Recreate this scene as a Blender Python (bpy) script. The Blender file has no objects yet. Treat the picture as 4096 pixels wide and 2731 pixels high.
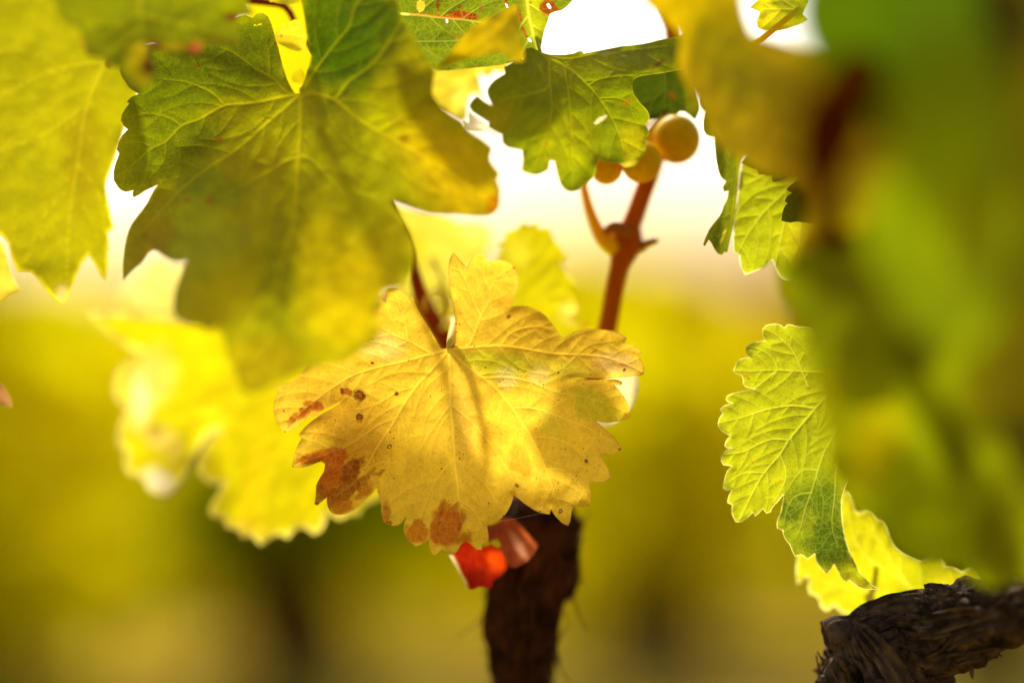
import bpy, math, random
import numpy as np
from mathutils import Vector
from mathutils.geometry import delaunay_2d_cdt

# ------------------------------------------------------------------ camera, sky, sun, exposure
SC = bpy.context.scene
COL = SC.collection
CAM_H = 0.80
PITCH = math.radians(-1.5)
LENS, SENS = 85.0, 36.0
FOCUS = 0.78
cd = bpy.data.cameras.new('camera'); cam = bpy.data.objects.new('camera', cd); COL.objects.link(cam)
cam.location = (0, 0, CAM_H); cam.rotation_euler = (math.pi / 2 + PITCH, 0, 0)
cd.lens = LENS; cd.sensor_width = SENS; cd.clip_start = 0.01; cd.clip_end = 2000
cd.dof.use_dof = True; cd.dof.focus_distance = FOCUS; cd.dof.aperture_fstop = 1.8
SC.camera = cam
SUN_EL, SUN_AZ, SUN_E = math.radians(38), math.radians(-15), 4.8      # azimuth clockwise from +Y (behind the vine)
SKY_STRENGTH = 0.15
EXPOSURE = 0.4
w = bpy.data.worlds.new('World'); SC.world = w; w.use_nodes = True
nt = w.node_tree
sky = nt.nodes.new('ShaderNodeTexSky'); sky.sky_type = 'NISHITA'; sky.sun_disc = False
sky.sun_elevation = SUN_EL; sky.sun_rotation = SUN_AZ; sky.dust_density = 3.0; sky.air_density = 1.0; sky.ozone_density = 1.0
bg = nt.nodes['Background']; bg.inputs['Strength'].default_value = SKY_STRENGTH
nt.links.new(sky.outputs[0], bg.inputs['Color'])
sd = bpy.data.lights.new('sun', 'SUN'); sun = bpy.data.objects.new('sun', sd); COL.objects.link(sun)
sd.energy = SUN_E; sd.angle = math.radians(3.5); sd.color = (1.0, 0.95, 0.86)
sdir = Vector((math.sin(SUN_AZ) * math.cos(SUN_EL), math.cos(SUN_AZ) * math.cos(SUN_EL), math.sin(SUN_EL)))
sun.rotation_euler = sdir.to_track_quat('Z', 'Y').to_euler(); sun.location = (0, 3, 4)
SC.view_settings.view_transform = 'Standard'; SC.view_settings.look = 'None'
SC.view_settings.exposure = EXPOSURE; SC.view_settings.gamma = 1.0; SC.view_settings.use_curve_mapping = False
SC.cycles.max_bounces = 10; SC.cycles.transmission_bounces = 8; SC.cycles.diffuse_bounces = 5
SC.cycles.use_denoising = True
SC.cycles.caustics_reflective = False; SC.cycles.caustics_refractive = False
random.seed(7); RNG = np.random.default_rng(11)

# ------------------------------------------------------------------ measuring helpers
CP, SP = math.cos(PITCH), math.sin(PITCH)
def P(x, y, d):
    """a measured point of the photograph (4096 x 2731) at its own distance d in metres -> world"""
    x = np.asarray(x, float); y = np.asarray(y, float); d = np.asarray(d, float)
    cx = (x - 2048) / 4096 * SENS / LENS * d
    cz = -(y - 1365.5) / 4096 * SENS / LENS * d
    return np.stack([cx + 0 * d, CP * d - SP * cz, CAM_H + SP * d + CP * cz], -1)
VIEW = {1: (0, 0, 1.568), 2: (1300, 0, 1.568), 3: (2600, 0, 1.568), 4: (0, 850, 1.568), 5: (1000, 950, 1.1618),
        6: (2700, 1000, 1.4255), 7: (0, 1750, 1.176), 8: (1700, 1850, 0.9816), 'F': (0, 0, 0.57422),
        'b': (1080, 1400, 2.24), 'c': (1600, 1900, 1.887), 'd': (3200, 2250, 2.625), 'e': (2200, 400, 2.24), 's': (0, 0, 1)}
def V(k, *pts):
    ox, oy, s = VIEW[k]
    return [(ox + p[0] / s, oy + p[1] / s) + tuple(p[2:]) for p in pts]
def lin(c):
    c = np.asarray(c, float) / 255.0
    return np.where(c <= 0.04045, c / 12.92, ((c + 0.055) / 1.055) ** 2.4)

def vnoise(x, y, seed=0):
    xi = np.floor(x).astype(np.int64); yi = np.floor(y).astype(np.int64); fx = x - xi; fy = y - yi
    fx = fx * fx * (3 - 2 * fx); fy = fy * fy * (3 - 2 * fy)
    def h(a, b):
        n = (a * 374761393 + b * 668265263 + seed * 974634777) & 0x7fffffff
        n = ((n ^ (n >> 13)) * 1274126177) & 0x7fffffff
        return ((n ^ (n >> 16)) & 0xffff) / 65535.0
    return (h(xi, yi) * (1 - fx) + h(xi + 1, yi) * fx) * (1 - fy) + (h(xi, yi + 1) * (1 - fx) + h(xi + 1, yi + 1) * fx) * fy
def fbm(x, y, seed=0, o=4):
    r, a, t = 0, 1.0, 0
    for k in range(o):
        r = r + a * vnoise(x * 2 ** k, y * 2 ** k, seed + k); t += a; a *= 0.5
    return r / t
def smooth(a, b, x):
    t = np.clip((x - a) / (b - a + 1e-9), 0, 1); return t * t * (3 - 2 * t)
def inside(px, py, poly):
    r = np.zeros(len(px), bool); n = len(poly)
    for i in range(n):
        x1, y1 = poly[i]; x2, y2 = poly[(i + 1) % n]
        if y1 == y2: continue
        c = ((y1 > py) != (y2 > py)) & (px < (x2 - x1) * (py - y1) / (y2 - y1) + x1)
        r ^= c
    return r
def segdist(px, py, x1, y1, x2, y2):
    dx, dy = x2 - x1, y2 - y1
    t = np.clip(((px - x1) * dx + (py - y1) * dy) / (dx * dx + dy * dy + 1e-9), 0, 1)
    return np.hypot(px - x1 - t * dx, py - y1 - t * dy), t
def smooth_outline(pts, step, closed=True, corner=50):
    """Hermite curve through the points that keeps the pointed teeth"""
    p = np.array(pts, float)[:, :2]; n = len(p); out = []
    prv, nxt = np.roll(p, 1, 0), np.roll(p, -1, 0)
    a = p - prv; b = nxt - p
    ang = np.degrees(np.abs(np.angle(np.exp(1j * (np.arctan2(b[:, 1], b[:, 0]) - np.arctan2(a[:, 1], a[:, 0]))))))
    tan = (a + b) / (np.linalg.norm(a + b, axis=1)[:, None] + 1e-9)
    rng = range(n if closed else n - 1)
    for i in rng:
        j = (i + 1) % n; L = np.linalg.norm(p[j] - p[i]); dirv = (p[j] - p[i]) / (L + 1e-9)
        m0 = (tan[i] if ang[i] < corner else dirv) * L; m1 = (tan[j] if ang[j] < corner else dirv) * L
        if not closed:
            if i == 0: m0 = dirv * L
            if j == n - 1: m1 = dirv * L
        k = max(1, int(round(L / step)))
        for q in range(k):
            t = q / k; t2, t3 = t * t, t ** 3
            out.append((2 * t3 - 3 * t2 + 1) * p[i] + (t3 - 2 * t2 + t) * m0 + (-2 * t3 + 3 * t2) * p[j] + (t3 - t2) * m1)
    if not closed: out.append(p[-1])
    return np.array(out)

# ------------------------------------------------------------------ object helpers
def tag(o, label=None, cat=None, group=None, kind=None):
    for k, v in (('label', label), ('category', cat), ('group', group), ('kind', kind)):
        if v: o[k] = v
    return o
def empty(name, loc, label, cat, group=None, rz=0):
    o = bpy.data.objects.new(name, None); COL.objects.link(o); o.location = [float(q) for q in loc]; o.rotation_euler = (0, 0, rz)
    o.empty_display_size = 0.02
    return tag(o, label, cat, group)
def mesh(name, verts, faces, mat, parent=None, loc=None, attrs=None, uv=None, link=True):
    verts = np.asarray(verts, float)
    base = np.array(parent.location) if parent is not None else (np.array(loc) if loc is not None else np.zeros(3))
    if parent is not None and loc is not None: base = np.array(loc)
    m = bpy.data.meshes.new(name)
    m.from_pydata((verts - base).tolist(), [], faces if isinstance(faces, list) else faces.tolist())
    m.polygons.foreach_set('use_smooth', [True] * len(m.polygons))
    for k, a in (attrs or {}).items():
        a = np.asarray(a, np.float32)
        if a.ndim == 2:
            at = m.attributes.new(k, 'FLOAT_COLOR', 'POINT')
            full = np.ones((len(a), 4), np.float32); full[:, :3] = a; at.data.foreach_set('color', full.ravel())
        else:
            at = m.attributes.new(k, 'FLOAT', 'POINT'); at.data.foreach_set('value', a.ravel())
    if uv is not None:
        l = m.uv_layers.new(name='UVMap'); idx = np.zeros(len(m.loops), np.int32); m.loops.foreach_get('vertex_index', idx)
        l.data.foreach_set('uv', np.asarray(uv, np.float32)[idx].ravel())
    m.materials.append(mat); m.update()
    o = bpy.data.objects.new(name, m); COL.objects.link(o)
    if parent is not None: o.parent = parent
    else: o.location = base.tolist()
    return o

# ------------------------------------------------------------------ materials
def N(t, kind, **kw):
    n = t.nodes.new(kind)
    for k, v in kw.items():
        if k.startswith('i_'): n.inputs[k[2:].replace('_', ' ')].default_value = v
        else: setattr(n, k, v)
    return n
def math_(t, op, a, b=None, c=None, clamp=False):
    n = t.nodes.new('ShaderNodeMath'); n.operation = op; n.use_clamp = clamp
    for i, q in enumerate((a, b, c)):
        if q is None: continue
        if isinstance(q, (int, float)): n.inputs[i].default_value = q
        else: t.links.new(q, n.inputs[i])
    return n.outputs[0]
def mixc(t, f, a, b, mode='MIX'):
    n = t.nodes.new('ShaderNodeMix'); n.data_type = 'RGBA'; n.blend_type = mode
    for i, q in ((0, f), (6, a), (7, b)):
        if isinstance(q, (int, float)): n.inputs[i].default_value = q
        elif isinstance(q, (tuple, list, np.ndarray)): n.inputs[i].default_value = tuple(float(z) for z in q)[:3] + (1,)
        else: t.links.new(q, n.inputs[i])
    return n.outputs[2]

def leaf_material(name, vein=(0.6, 0.55, 0.15), fine=0.5, vstr=0.75, trans=0.68, tgain=1.0, rough=0.5, spec=0.035, bump=1.0,
                  mottle=0.25, specks=0.0, coarse=0.46):
    m = bpy.data.materials.new(name); m.use_nodes = True; t = m.node_tree; t.nodes.clear(); L = t.links.new
    uv = N(t, 'ShaderNodeUVMap').outputs[0]
    col = N(t, 'ShaderNodeAttribute', attribute_name='col').outputs['Color']
    vn = N(t, 'ShaderNodeAttribute', attribute_name='vein').outputs['Fac']
    nz = N(t, 'ShaderNodeTexNoise', i_Scale=0.35, i_Detail=4.0); L(uv, nz.inputs['Vector'])
    off = N(t, 'ShaderNodeVectorMath', operation='MULTIPLY_ADD'); L(nz.outputs['Color'], off.inputs[0])
    off.inputs[1].default_value = (1.6, 1.6, 0); L(uv, off.inputs[2])
    wv = off.outputs[0]
    v1 = N(t, 'ShaderNodeTexVoronoi', feature='DISTANCE_TO_EDGE', i_Scale=coarse, i_Randomness=0.85); L(wv, v1.inputs['Vector'])
    v2 = N(t, 'ShaderNodeTexVoronoi', feature='DISTANCE_TO_EDGE', i_Scale=coarse * 2.7, i_Randomness=0.9); L(wv, v2.inputs['Vector'])
    l1 = math_(t, 'MULTIPLY', math_(t, 'SUBTRACT', 1.0, math_(t, 'DIVIDE', v1.outputs['Distance'], 0.07), clamp=True), 0.75 * fine)
    l2 = math_(t, 'MULTIPLY', math_(t, 'SUBTRACT', 1.0, math_(t, 'DIVIDE', v2.outputs['Distance'], 0.12), clamp=True), 0.42 * fine)
    lines = math_(t, 'MAXIMUM', math_(t, 'MAXIMUM', l1, l2), math_(t, 'MULTIPLY', vn, vstr), clamp=True)
    # pigment mottling
    n2 = N(t, 'ShaderNodeTexNoise', i_Scale=0.16, i_Detail=6.0, i_Roughness=0.65); L(uv, n2.inputs['Vector'])
    n3 = N(t, 'ShaderNodeTexNoise', i_Scale=1.9, i_Detail=3.0, i_Roughness=0.6); L(uv, n3.inputs['Vector'])
    f = math_(t, 'MULTIPLY', math_(t, 'SUBTRACT', n2.outputs['Fac'], 0.5), 2.2 * mottle)
    f = math_(t, 'ADD', f, math_(t, 'MULTIPLY', math_(t, 'SUBTRACT', n3.outputs['Fac'], 0.5), 1.1 * mottle))
    f = math_(t, 'ADD', f, 1.0)
    cx = N(t, 'ShaderNodeVectorMath', operation='SCALE'); L(col, cx.inputs[0]); L(f, cx.inputs['Scale'])
    cv = N(t, 'ShaderNodeVectorMath', operation='SCALE'); L(cx.outputs[0], cv.inputs[0]); cv.inputs['Scale'].default_value = 1.45
    c = mixc(t, lines, cx.outputs[0], mixc(t, 0.3, cv.outputs[0], vein))
    if specks > 0:
        v3 = N(t, 'ShaderNodeTexVoronoi', feature='F1', i_Scale=0.85, i_Randomness=1.0); L(uv, v3.inputs['Vector'])
        sz = math_(t, 'MULTIPLY', N(t, 'ShaderNodeSeparateColor').outputs[0], 1.0)
        sep = t.nodes[-2] if False else None
        sc_ = N(t, 'ShaderNodeSeparateColor'); L(v3.outputs['Color'], sc_.inputs[0])
        r_ = math_(t, 'MULTIPLY', math_(t, 'POWER', sc_.outputs[0], 3.2), 0.26)
        n4 = N(t, 'ShaderNodeTexNoise', i_Scale=0.07, i_Detail=2.0); L(uv, n4.inputs['Vector'])
        r_ = math_(t, 'MULTIPLY', r_, math_(t, 'MULTIPLY', math_(t, 'SUBTRACT', n4.outputs['Fac'], 0.36), 4.0, clamp=True))
        hit = math_(t, 'MULTIPLY', math_(t, 'LESS_THAN', v3.outputs['Distance'], r_), specks)
        c = mixc(t, hit, c, (0.16, 0.045, 0.006))
        n5 = N(t, 'ShaderNodeTexNoise', i_Scale=0.55, i_Detail=5.0, i_Roughness=0.7); L(uv, n5.inputs['Vector'])
        fr = math_(t, 'MULTIPLY', math_(t, 'SUBTRACT', n5.outputs['Fac'], 0.565), 5.0 * specks, clamp=True)
        c = mixc(t, math_(t, 'MULTIPLY', fr, 0.55), c, (0.36, 0.13, 0.01))
    # bump: blade quilted between sunken nerves
    h = math_(t, 'ADD', math_(t, 'MULTIPLY', math_(t, 'MINIMUM', v1.outputs['Distance'], 0.35), 1.3),
              math_(t, 'MULTIPLY', math_(t, 'MINIMUM', v2.outputs['Distance'], 0.3), 0.4))
    h = math_(t, 'ADD', h, math_(t, 'MULTIPLY', vn, 0.9))
    b = N(t, 'ShaderNodeBump', i_Strength=min(1.0, 0.45 * bump), i_Distance=0.0003); L(h, b.inputs['Height'])
    tc = N(t, 'ShaderNodeVectorMath', operation='SCALE'); L(c, tc.inputs[0]); tc.inputs['Scale'].default_value = tgain
    df = N(t, 'ShaderNodeBsdfDiffuse'); L(c, df.inputs['Color']); L(b.outputs[0], df.inputs['Normal'])
    tr = N(t, 'ShaderNodeBsdfTranslucent'); L(tc.outputs[0], tr.inputs['Color']); L(b.outputs[0], tr.inputs['Normal'])
    mx = N(t, 'ShaderNodeMixShader'); mx.inputs[0].default_value = trans; L(df.outputs[0], mx.inputs[1]); L(tr.outputs[0], mx.inputs[2])
    gl = N(t, 'ShaderNodeBsdfGlossy', i_Roughness=rough); L(b.outputs[0], gl.inputs['Normal']); gl.inputs['Color'].default_value = (1, 1, 1, 1)
    lw = N(t, 'ShaderNodeLayerWeight', i_Blend=0.5); L(b.outputs[0], lw.inputs['Normal'])
    m2 = N(t, 'ShaderNodeMixShader'); L(math_(t, 'MULTIPLY_ADD', math_(t, 'POWER', lw.outputs['Facing'], 5.0), 0.07, spec * 0.16), m2.inputs[0])
    L(mx.outputs[0], m2.inputs[1]); L(gl.outputs[0], m2.inputs[2])
    out = N(t, 'ShaderNodeOutputMaterial'); L(m2.outputs[0], out.inputs['Surface'])
    return m

def simple(name, base, rough=0.7, spec=0.3, noise=None, bump=0.0, bscale=60, sss=0.0, sssr=(0.01, 0.005, 0.001), stretch=(1, 1, 1), nscale=40, sss_scale=0.01):
    m = bpy.data.materials.new(name); m.use_nodes = True; t = m.node_tree; b = t.nodes['Principled BSDF']; L = t.links.new
    b.inputs['Roughness'].default_value = rough; b.inputs['Specular IOR Level'].default_value = spec
    co = N(t, 'ShaderNodeTexCoord'); mp = N(t, 'ShaderNodeMapping'); mp.inputs['Scale'].default_value = stretch; L(co.outputs['Object'], mp.inputs[0])
    if noise is not None:
        n = N(t, 'ShaderNodeTexNoise', i_Scale=nscale, i_Detail=6.0, i_Roughness=0.65); L(mp.outputs[0], n.inputs['Vector'])
        r = N(t, 'ShaderNodeMapRange'); r.inputs[1].default_value = 0.35; r.inputs[2].default_value = 0.68; L(n.outputs['Fac'], r.inputs[0])
        L(mixc(t, r.outputs[0], base, noise), b.inputs['Base Color'])
    else: b.inputs['Base Color'].default_value = tuple(base) + (1,)
    if bump:
        n = N(t, 'ShaderNodeTexNoise', i_Scale=bscale, i_Detail=7.0, i_Roughness=0.7); L(mp.outputs[0], n.inputs['Vector'])
        bp = N(t, 'ShaderNodeBump', i_Strength=1.0, i_Distance=bump); L(n.outputs['Fac'], bp.inputs['Height']); L(bp.outputs[0], b.inputs['Normal'])
    if sss:
        b.inputs['Subsurface Weight'].default_value = sss; b.inputs['Subsurface Radius'].default_value = sssr; b.inputs['Subsurface Scale'].default_value = sss_scale
    return m

# ------------------------------------------------------------------ leaf builder
def tps(ctrl):
    c = np.array(ctrl, float); n = len(c); xy = c[:, :2] / 1000.0; z = c[:, 2]
    if n < 4:
        A = np.c_[np.ones(n), xy]; k = np.linalg.lstsq(A, z, rcond=None)[0]
        return lambda x, y: k[0] + k[1] * x / 1000 + k[2] * y / 1000
    def U(r): return r * r * np.log(r + 1e-6)
    K = U(np.linalg.norm(xy[:, None] - xy[None], axis=2)) + np.eye(n) * 1e-3
    Q = np.c_[np.ones(n), xy]; A = np.zeros((n + 3, n + 3)); A[:n, :n] = K; A[:n, n:] = Q; A[n:, :n] = Q.T
    s = np.linalg.solve(A, np.r_[z, 0, 0, 0])
    def f(x, y):
        x = np.asarray(x) / 1000.0; y = np.asarray(y) / 1000.0; r = s[n] + s[n + 1] * x + s[n + 2] * y
        for i in range(n): r = r + s[i] * U(np.hypot(x - xy[i, 0], y - xy[i, 1]))
        return r
    return f

def auto_veins(prim, poly, gap=95, seed=0, lvl2=True):
    """secondary nerves that leave each main nerve alternately and arch towards the margin"""
    rnd = random.Random(seed); out = []
    segs = [(a, b) for v in prim for a, b in zip(v[0][:-1], v[0][1:])]
    def near(x, y, own):
        dmin = 1e9
        for k, v in enumerate(prim):
            if k == own: continue
            for a, b in zip(v[0][:-1], v[0][1:]):
                d, _ = segdist(x, y, a[0], a[1], b[0], b[1]); dmin = min(dmin, float(d))
        for pth, _w in out:
            for a, b in zip(pth[::3][:-1], pth[::3][1:]):
                d, _ = segdist(x, y, a[0], a[1], b[0], b[1]); dmin = min(dmin, float(d))
        return dmin
    for k, (pts, wd) in enumerate(prim):
        pts = smooth_outline(pts, 12, closed=False); n = len(pts)
        acc, nxt, side = 0.0, gap * 0.9, rnd.choice((-1, 1))
        tot = np.sum(np.linalg.norm(np.diff(pts, axis=0), axis=1))
        for i in range(1, n - 2):
            acc += np.linalg.norm(pts[i] - pts[i - 1])
            if acc < nxt: continue
            nxt = acc + gap * rnd.uniform(0.35, 0.65); side = -side
            d = pts[min(i + 3, n - 1)] - pts[i]; a0 = math.atan2(d[1], d[0]) ; a = a0 + side * math.radians(rnd.uniform(44, 60))
            x, y = pts[i]; path = [(x, y)]; L = 0; mx = min(0.62 * (tot - acc) + gap * 0.9, gap * 3.6)
            while L < mx:
                x += 14 * math.cos(a); y += 14 * math.sin(a); L += 14; a -= side * math.radians(2.6 + rnd.uniform(-3, 3))
                if not inside(np.array([x]), np.array([y]), poly)[0]: break
                path.append((x, y))
                if L > 30 and near(x, y, k) < 16: break
            if len(path) > 3: out.append((path, (max(1.3, wd[1] * 0.75), 0.7)))
    return out

LEAVES = []
def leaf(label, outline, depth, veins, base, blobs=(), group=None, mat=None, step=26, sub=2, wav=0.0012, fold=0.0009,
         gap=95, auto=True, seed=0, edge=None, edgew=5, petiole=None, petmat=None, holes=(), name='grape_leaf', kcol=1.0, nervew=1.0,
         vary=0.12, origin=None, depthfn=None):
    o2 = [p[:2] for p in outline]
    op = smooth_outline(o2, step)
    op = op + (RNG.random(op.shape) - 0.5) * step * 0.07
    lo, hi = op.min(0), op.max(0)
    gx, gy = np.meshgrid(np.arange(lo[0], hi[0], step), np.arange(lo[1], hi[1], step * 0.87))
    gx = gx + (np.arange(gx.shape[0])[:, None] % 2) * step * 0.5
    g = np.c_[gx.ravel(), gy.ravel()]; g = g + (RNG.random(g.shape) - 0.5) * step * 0.3
    k = inside(g[:, 0], g[:, 1], op); g = g[k]
    dm = np.full(len(g), 1e9)
    for i in range(len(op)):
        a, b = op[i], op[(i + 1) % len(op)]; d, _ = segdist(g[:, 0], g[:, 1], a[0], a[1], b[0], b[1]); dm = np.minimum(dm, d)
    g = g[dm > step * 0.45]
    pts = [Vector(p) for p in np.r_[op, g].tolist()]
    n = len(op)
    ed = [(i, (i + 1) % n) for i in range(n)]
    vv, _, ff, _, _, _ = delaunay_2d_cdt(pts, ed, [], 1, 1e-5)
    v = np.array([(p[0], p[1]) for p in vv]); f = np.array([t for t in ff if len(t) == 3])
    cc = v[f].mean(1); f = f[inside(cc[:, 0], cc[:, 1], op)]
    for _ in range(sub):
        e = np.sort(np.r_[f[:, [0, 1]], f[:, [1, 2]], f[:, [2, 0]]], 1); u, inv = np.unique(e, axis=0, return_inverse=True); inv = inv.ravel()
        mid = (v[u[:, 0]] + v[u[:, 1]]) / 2; nv = len(v); m = len(f); v = np.r_[v, mid]
        a, b, c = inv[:m] + nv, inv[m:2 * m] + nv, inv[2 * m:] + nv
        f = np.r_[np.c_[f[:, 0], a, c], np.c_[f[:, 1], b, a], np.c_[f[:, 2], c, b], np.c_[a, b, c]]
    if holes:
        cc = v[f].mean(1); bad = np.zeros(len(f), bool)
        for h in holes: bad |= inside(cc[:, 0], cc[:, 1], smooth_outline(h, 6))
        f = f[~bad]
    used, inv = np.unique(f, return_inverse=True); v = v[used]; f = inv.reshape(f.shape)
    X, Y = v[:, 0], v[:, 1]
    # nerves
    prim = [([tuple(q[:2]) for q in p], wd) for p, wd in veins]
    allv = list(prim)
    if auto: allv += auto_veins(prim, op, gap, seed)
    vein = np.zeros(len(v)); dn = np.full(len(v), 200.0)
    for p, (w0, w1) in allv:
        p = smooth_outline(p, 20, closed=False) if len(p) > 2 else np.array(p)
        seg = len(p) - 1
        for i in range(seg):
            bx0, bx1 = sorted((p[i][0], p[i + 1][0])); by0, by1 = sorted((p[i][1], p[i + 1][1]))
            s = np.where((X > bx0 - 70) & (X < bx1 + 70) & (Y > by0 - 70) & (Y < by1 + 70))[0]
            if not len(s): continue
            d, t = segdist(X[s], Y[s], p[i][0], p[i][1], p[i + 1][0], p[i + 1][1])
            ww = (w0 + (w1 - w0) * (i + t) / seg) * nervew
            vein[s] = np.maximum(vein[s], np.clip(1.25 - d / (ww + 1.2), 0, 1) * np.clip(0.35 + ww / 6.0, 0, 1))
            dn[s] = np.minimum(dn[s], d)
    # margin distance
    dmar = np.full(len(v), 1e3)
    for i in range(len(op)):
        a, b = op[i], op[(i + 1) % n]
        s = np.where((X > min(a[0], b[0]) - 40) & (X < max(a[0], b[0]) + 40) & (Y > min(a[1], b[1]) - 40) & (Y < max(a[1], b[1]) + 40))[0]
        if len(s):
            d, _ = segdist(X[s], Y[s], a[0], a[1], b[0], b[1]); dmar[s] = np.minimum(dmar[s], d)
    # shape
    df = depthfn or tps(depth)
    D = df(X, Y)
    D = D - fold * 1.2 * (1 - np.exp(-dn / 28.0)) + wav * (fbm(X / 170, Y / 170, seed, 3) - 0.5) * 2.2 + wav * 0.35 * (fbm(X / 45, Y / 45, seed + 9, 2) - 0.5)
    D = D + np.where(dmar < 40, (40 - np.minimum(dmar, 40)) / 40, 0) ** 2 * 0.0018 * (vnoise(X / 60, Y / 60, seed + 5) - 0.5) * 2
    pos = P(X, Y, D)
    # pigment; on some leaves the blobs also paint in shade
    c0 = lin(base) * kcol
    c = np.tile(c0, (len(v), 1))
    nz = fbm(X / 120, Y / 120, seed + 21, 4)[:, None]
    c = c * (1 + (nz - 0.5) * 2 * vary)
    for bl in blobs:
        bx, by, rx, ry, rot, colr, al = bl[:7]; soft = bl[7] if len(bl) > 7 else 0.35; rag = bl[8] if len(bl) > 8 else 0.5
        s = np.where((np.abs(X - bx) < 2.2 * max(rx, ry)) & (np.abs(Y - by) < 2.2 * max(rx, ry)))[0]
        if not len(s): continue
        ca, sa = math.cos(math.radians(rot)), math.sin(math.radians(rot)); dx, dy = X[s] - bx, Y[s] - by
        r = np.hypot((dx * ca + dy * sa) / rx, (-dx * sa + dy * ca) / ry)
        m_ = max(rx, ry)
        r = r + rag * (fbm(X[s] / (m_ * 0.55) + bx, Y[s] / (m_ * 0.55) + by, 33, 4) - 0.5)
        a = (al * (1 - smooth(1 - soft, 1 + soft * 0.35, r)))[:, None]
        c[s] = c[s] * (1 - a) + lin(colr) * kcol * a
    if edge is not None:  # pale margin colour, with the bright light rim painted in
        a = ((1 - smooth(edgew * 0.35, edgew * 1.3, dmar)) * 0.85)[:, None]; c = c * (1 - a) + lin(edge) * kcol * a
    c = np.clip(c, 0.001, 0.93)
    if origin is None: origin = prim[0][0][0] if prim else tuple(op.mean(0))
    oz = float(df(np.array([origin[0]]), np.array([origin[1]]))[0])
    root = empty(name, P(origin[0], origin[1], oz), label, 'leaf', group)
    mm = 330.0 / 4096
    mesh('blade', pos, f, mat, root, attrs={'col': c, 'vein': vein}, uv=np.c_[X * mm + seed * 13, -Y * mm])
    if petiole: tube('petiole', petiole, petmat, root, ring=10, step=0.002)
    LEAVES.append(root)
    return root

# ------------------------------------------------------------------ tubes
def tube_geo(path, ring=16, step=0.004, cap=True, disp=None):
    """path: (x, y, z, radius) in metres; disp(s, theta) -> radial offset"""
    p = np.array(path, float); pts = []
    for i in range(len(p) - 1):
        p0 = p[max(i - 1, 0)]; p1 = p[i]; p2 = p[i + 1]; p3 = p[min(i + 2, len(p) - 1)]
        k = max(1, int(np.linalg.norm(p2[:3] - p1[:3]) / step))
        for q in range(k):
            t = q / k
            pts.append(0.5 * ((2 * p1) + (-p0 + p2) * t + (2 * p0 - 5 * p1 + 4 * p2 - p3) * t * t + (-p0 + 3 * p1 - 3 * p2 + p3) * t ** 3))
    pts.append(p[-1]); pts = np.array(pts); n = len(pts)
    tg = np.gradient(pts[:, :3], axis=0); tg /= np.linalg.norm(tg, axis=1)[:, None] + 1e-12
    nrm = np.cross(tg[0], (0.13, 0.9, 0.4)); nrm /= np.linalg.norm(nrm); vs = []; s = 0; th = np.linspace(0, 2 * math.pi, ring, endpoint=False)
    for i in range(n):
        nrm = nrm - tg[i] * np.dot(nrm, tg[i]); nrm /= np.linalg.norm(nrm); bi = np.cross(tg[i], nrm)
        if i: s += np.linalg.norm(pts[i, :3] - pts[i - 1, :3])
        r = np.full(ring, max(pts[i, 3], 1e-5))
        if disp is not None: r = r + disp(s, th, r)
        vs.append(pts[i, :3] + (np.cos(th) * r)[:, None] * nrm + (np.sin(th) * r)[:, None] * bi)
    v = np.concatenate(vs); f = []
    for i in range(n - 1):
        for j in range(ring):
            k = (j + 1) % ring; f.append((i * ring + j, i * ring + k, (i + 1) * ring + k, (i + 1) * ring + j))
    if cap:
        v = np.r_[v, pts[:1, :3], pts[-1:, :3]]; a = len(v) - 2
        for j in range(ring):
            k = (j + 1) % ring; f.append((a, k, j)); f.append((a + 1, (n - 1) * ring + j, (n - 1) * ring + k))
    return v, f
def tube(name, path, mat, parent=None, loc=None, **kw):
    v, f = tube_geo(path, **kw); return mesh(name, v, f, mat, parent, loc)
def join(geos):
    V_, F_, k = [], [], 0
    for v, f in geos:
        V_.append(v); F_ += [tuple(i + k for i in q) for q in f]; k += len(v)
    return np.concatenate(V_), F_
def W(view, *pts):
    """(x, y, distance, width in view pixels) -> world path with radius"""
    out = []; s = VIEW[view][2]
    for (x, y, d, wd) in pts:
        (sx, sy), = V(view, (x, y)); q = P(sx, sy, d); out.append((q[0], q[1], q[2], wd / s / 4096 * SENS / LENS * d / 2))
    return out

# ------------------------------------------------------------------ ground
gm = bpy.data.materials.new('soil'); gm.use_nodes = True; t = gm.node_tree; L = t.links.new; b = t.nodes['Principled BSDF']
co = N(t, 'ShaderNodeTexCoord').outputs['Object']
n1 = N(t, 'ShaderNodeTexNoise', i_Scale=0.9, i_Detail=5.0); L(co, n1.inputs['Vector'])
n2 = N(t, 'ShaderNodeTexNoise', i_Scale=14.0, i_Detail=8.0, i_Roughness=0.7); L(co, n2.inputs['Vector'])
r1 = N(t, 'ShaderNodeMapRange'); r1.inputs[1].default_value = 0.46; r1.inputs[2].default_value = 0.60; L(n1.outputs['Fac'], r1.inputs[0])
soil = mixc(t, n2.outputs['Fac'], (0.34, 0.21, 0.025), (0.60, 0.40, 0.07))
L(mixc(t, r1.outputs[0], soil, (0.17, 0.145, 0.001)), b.inputs['Base Color']); b.inputs['Roughness'].default_value = 0.95; b.inputs['Specular IOR Level'].default_value = 0.0
bp = N(t, 'ShaderNodeBump', i_Strength=0.8, i_Distance=0.03); L(n2.outputs['Fac'], bp.inputs['Height']); L(bp.outputs[0], b.inputs['Normal'])
S = 600
xs = np.r_[-S, -60, np.arange(-12, 12.1, 0.5), 60, S]; ys = np.r_[-60, np.arange(-3, 30, 0.5), 60, S]
gx, gy = np.meshgrid(xs, ys); gz = 0.05 * (fbm(gx * 0.8 + 50, gy * 0.8 + 50, 3, 3) - 0.5) * ((np.abs(gx) < 14) & (gy < 30) & (gy > -4))
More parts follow.
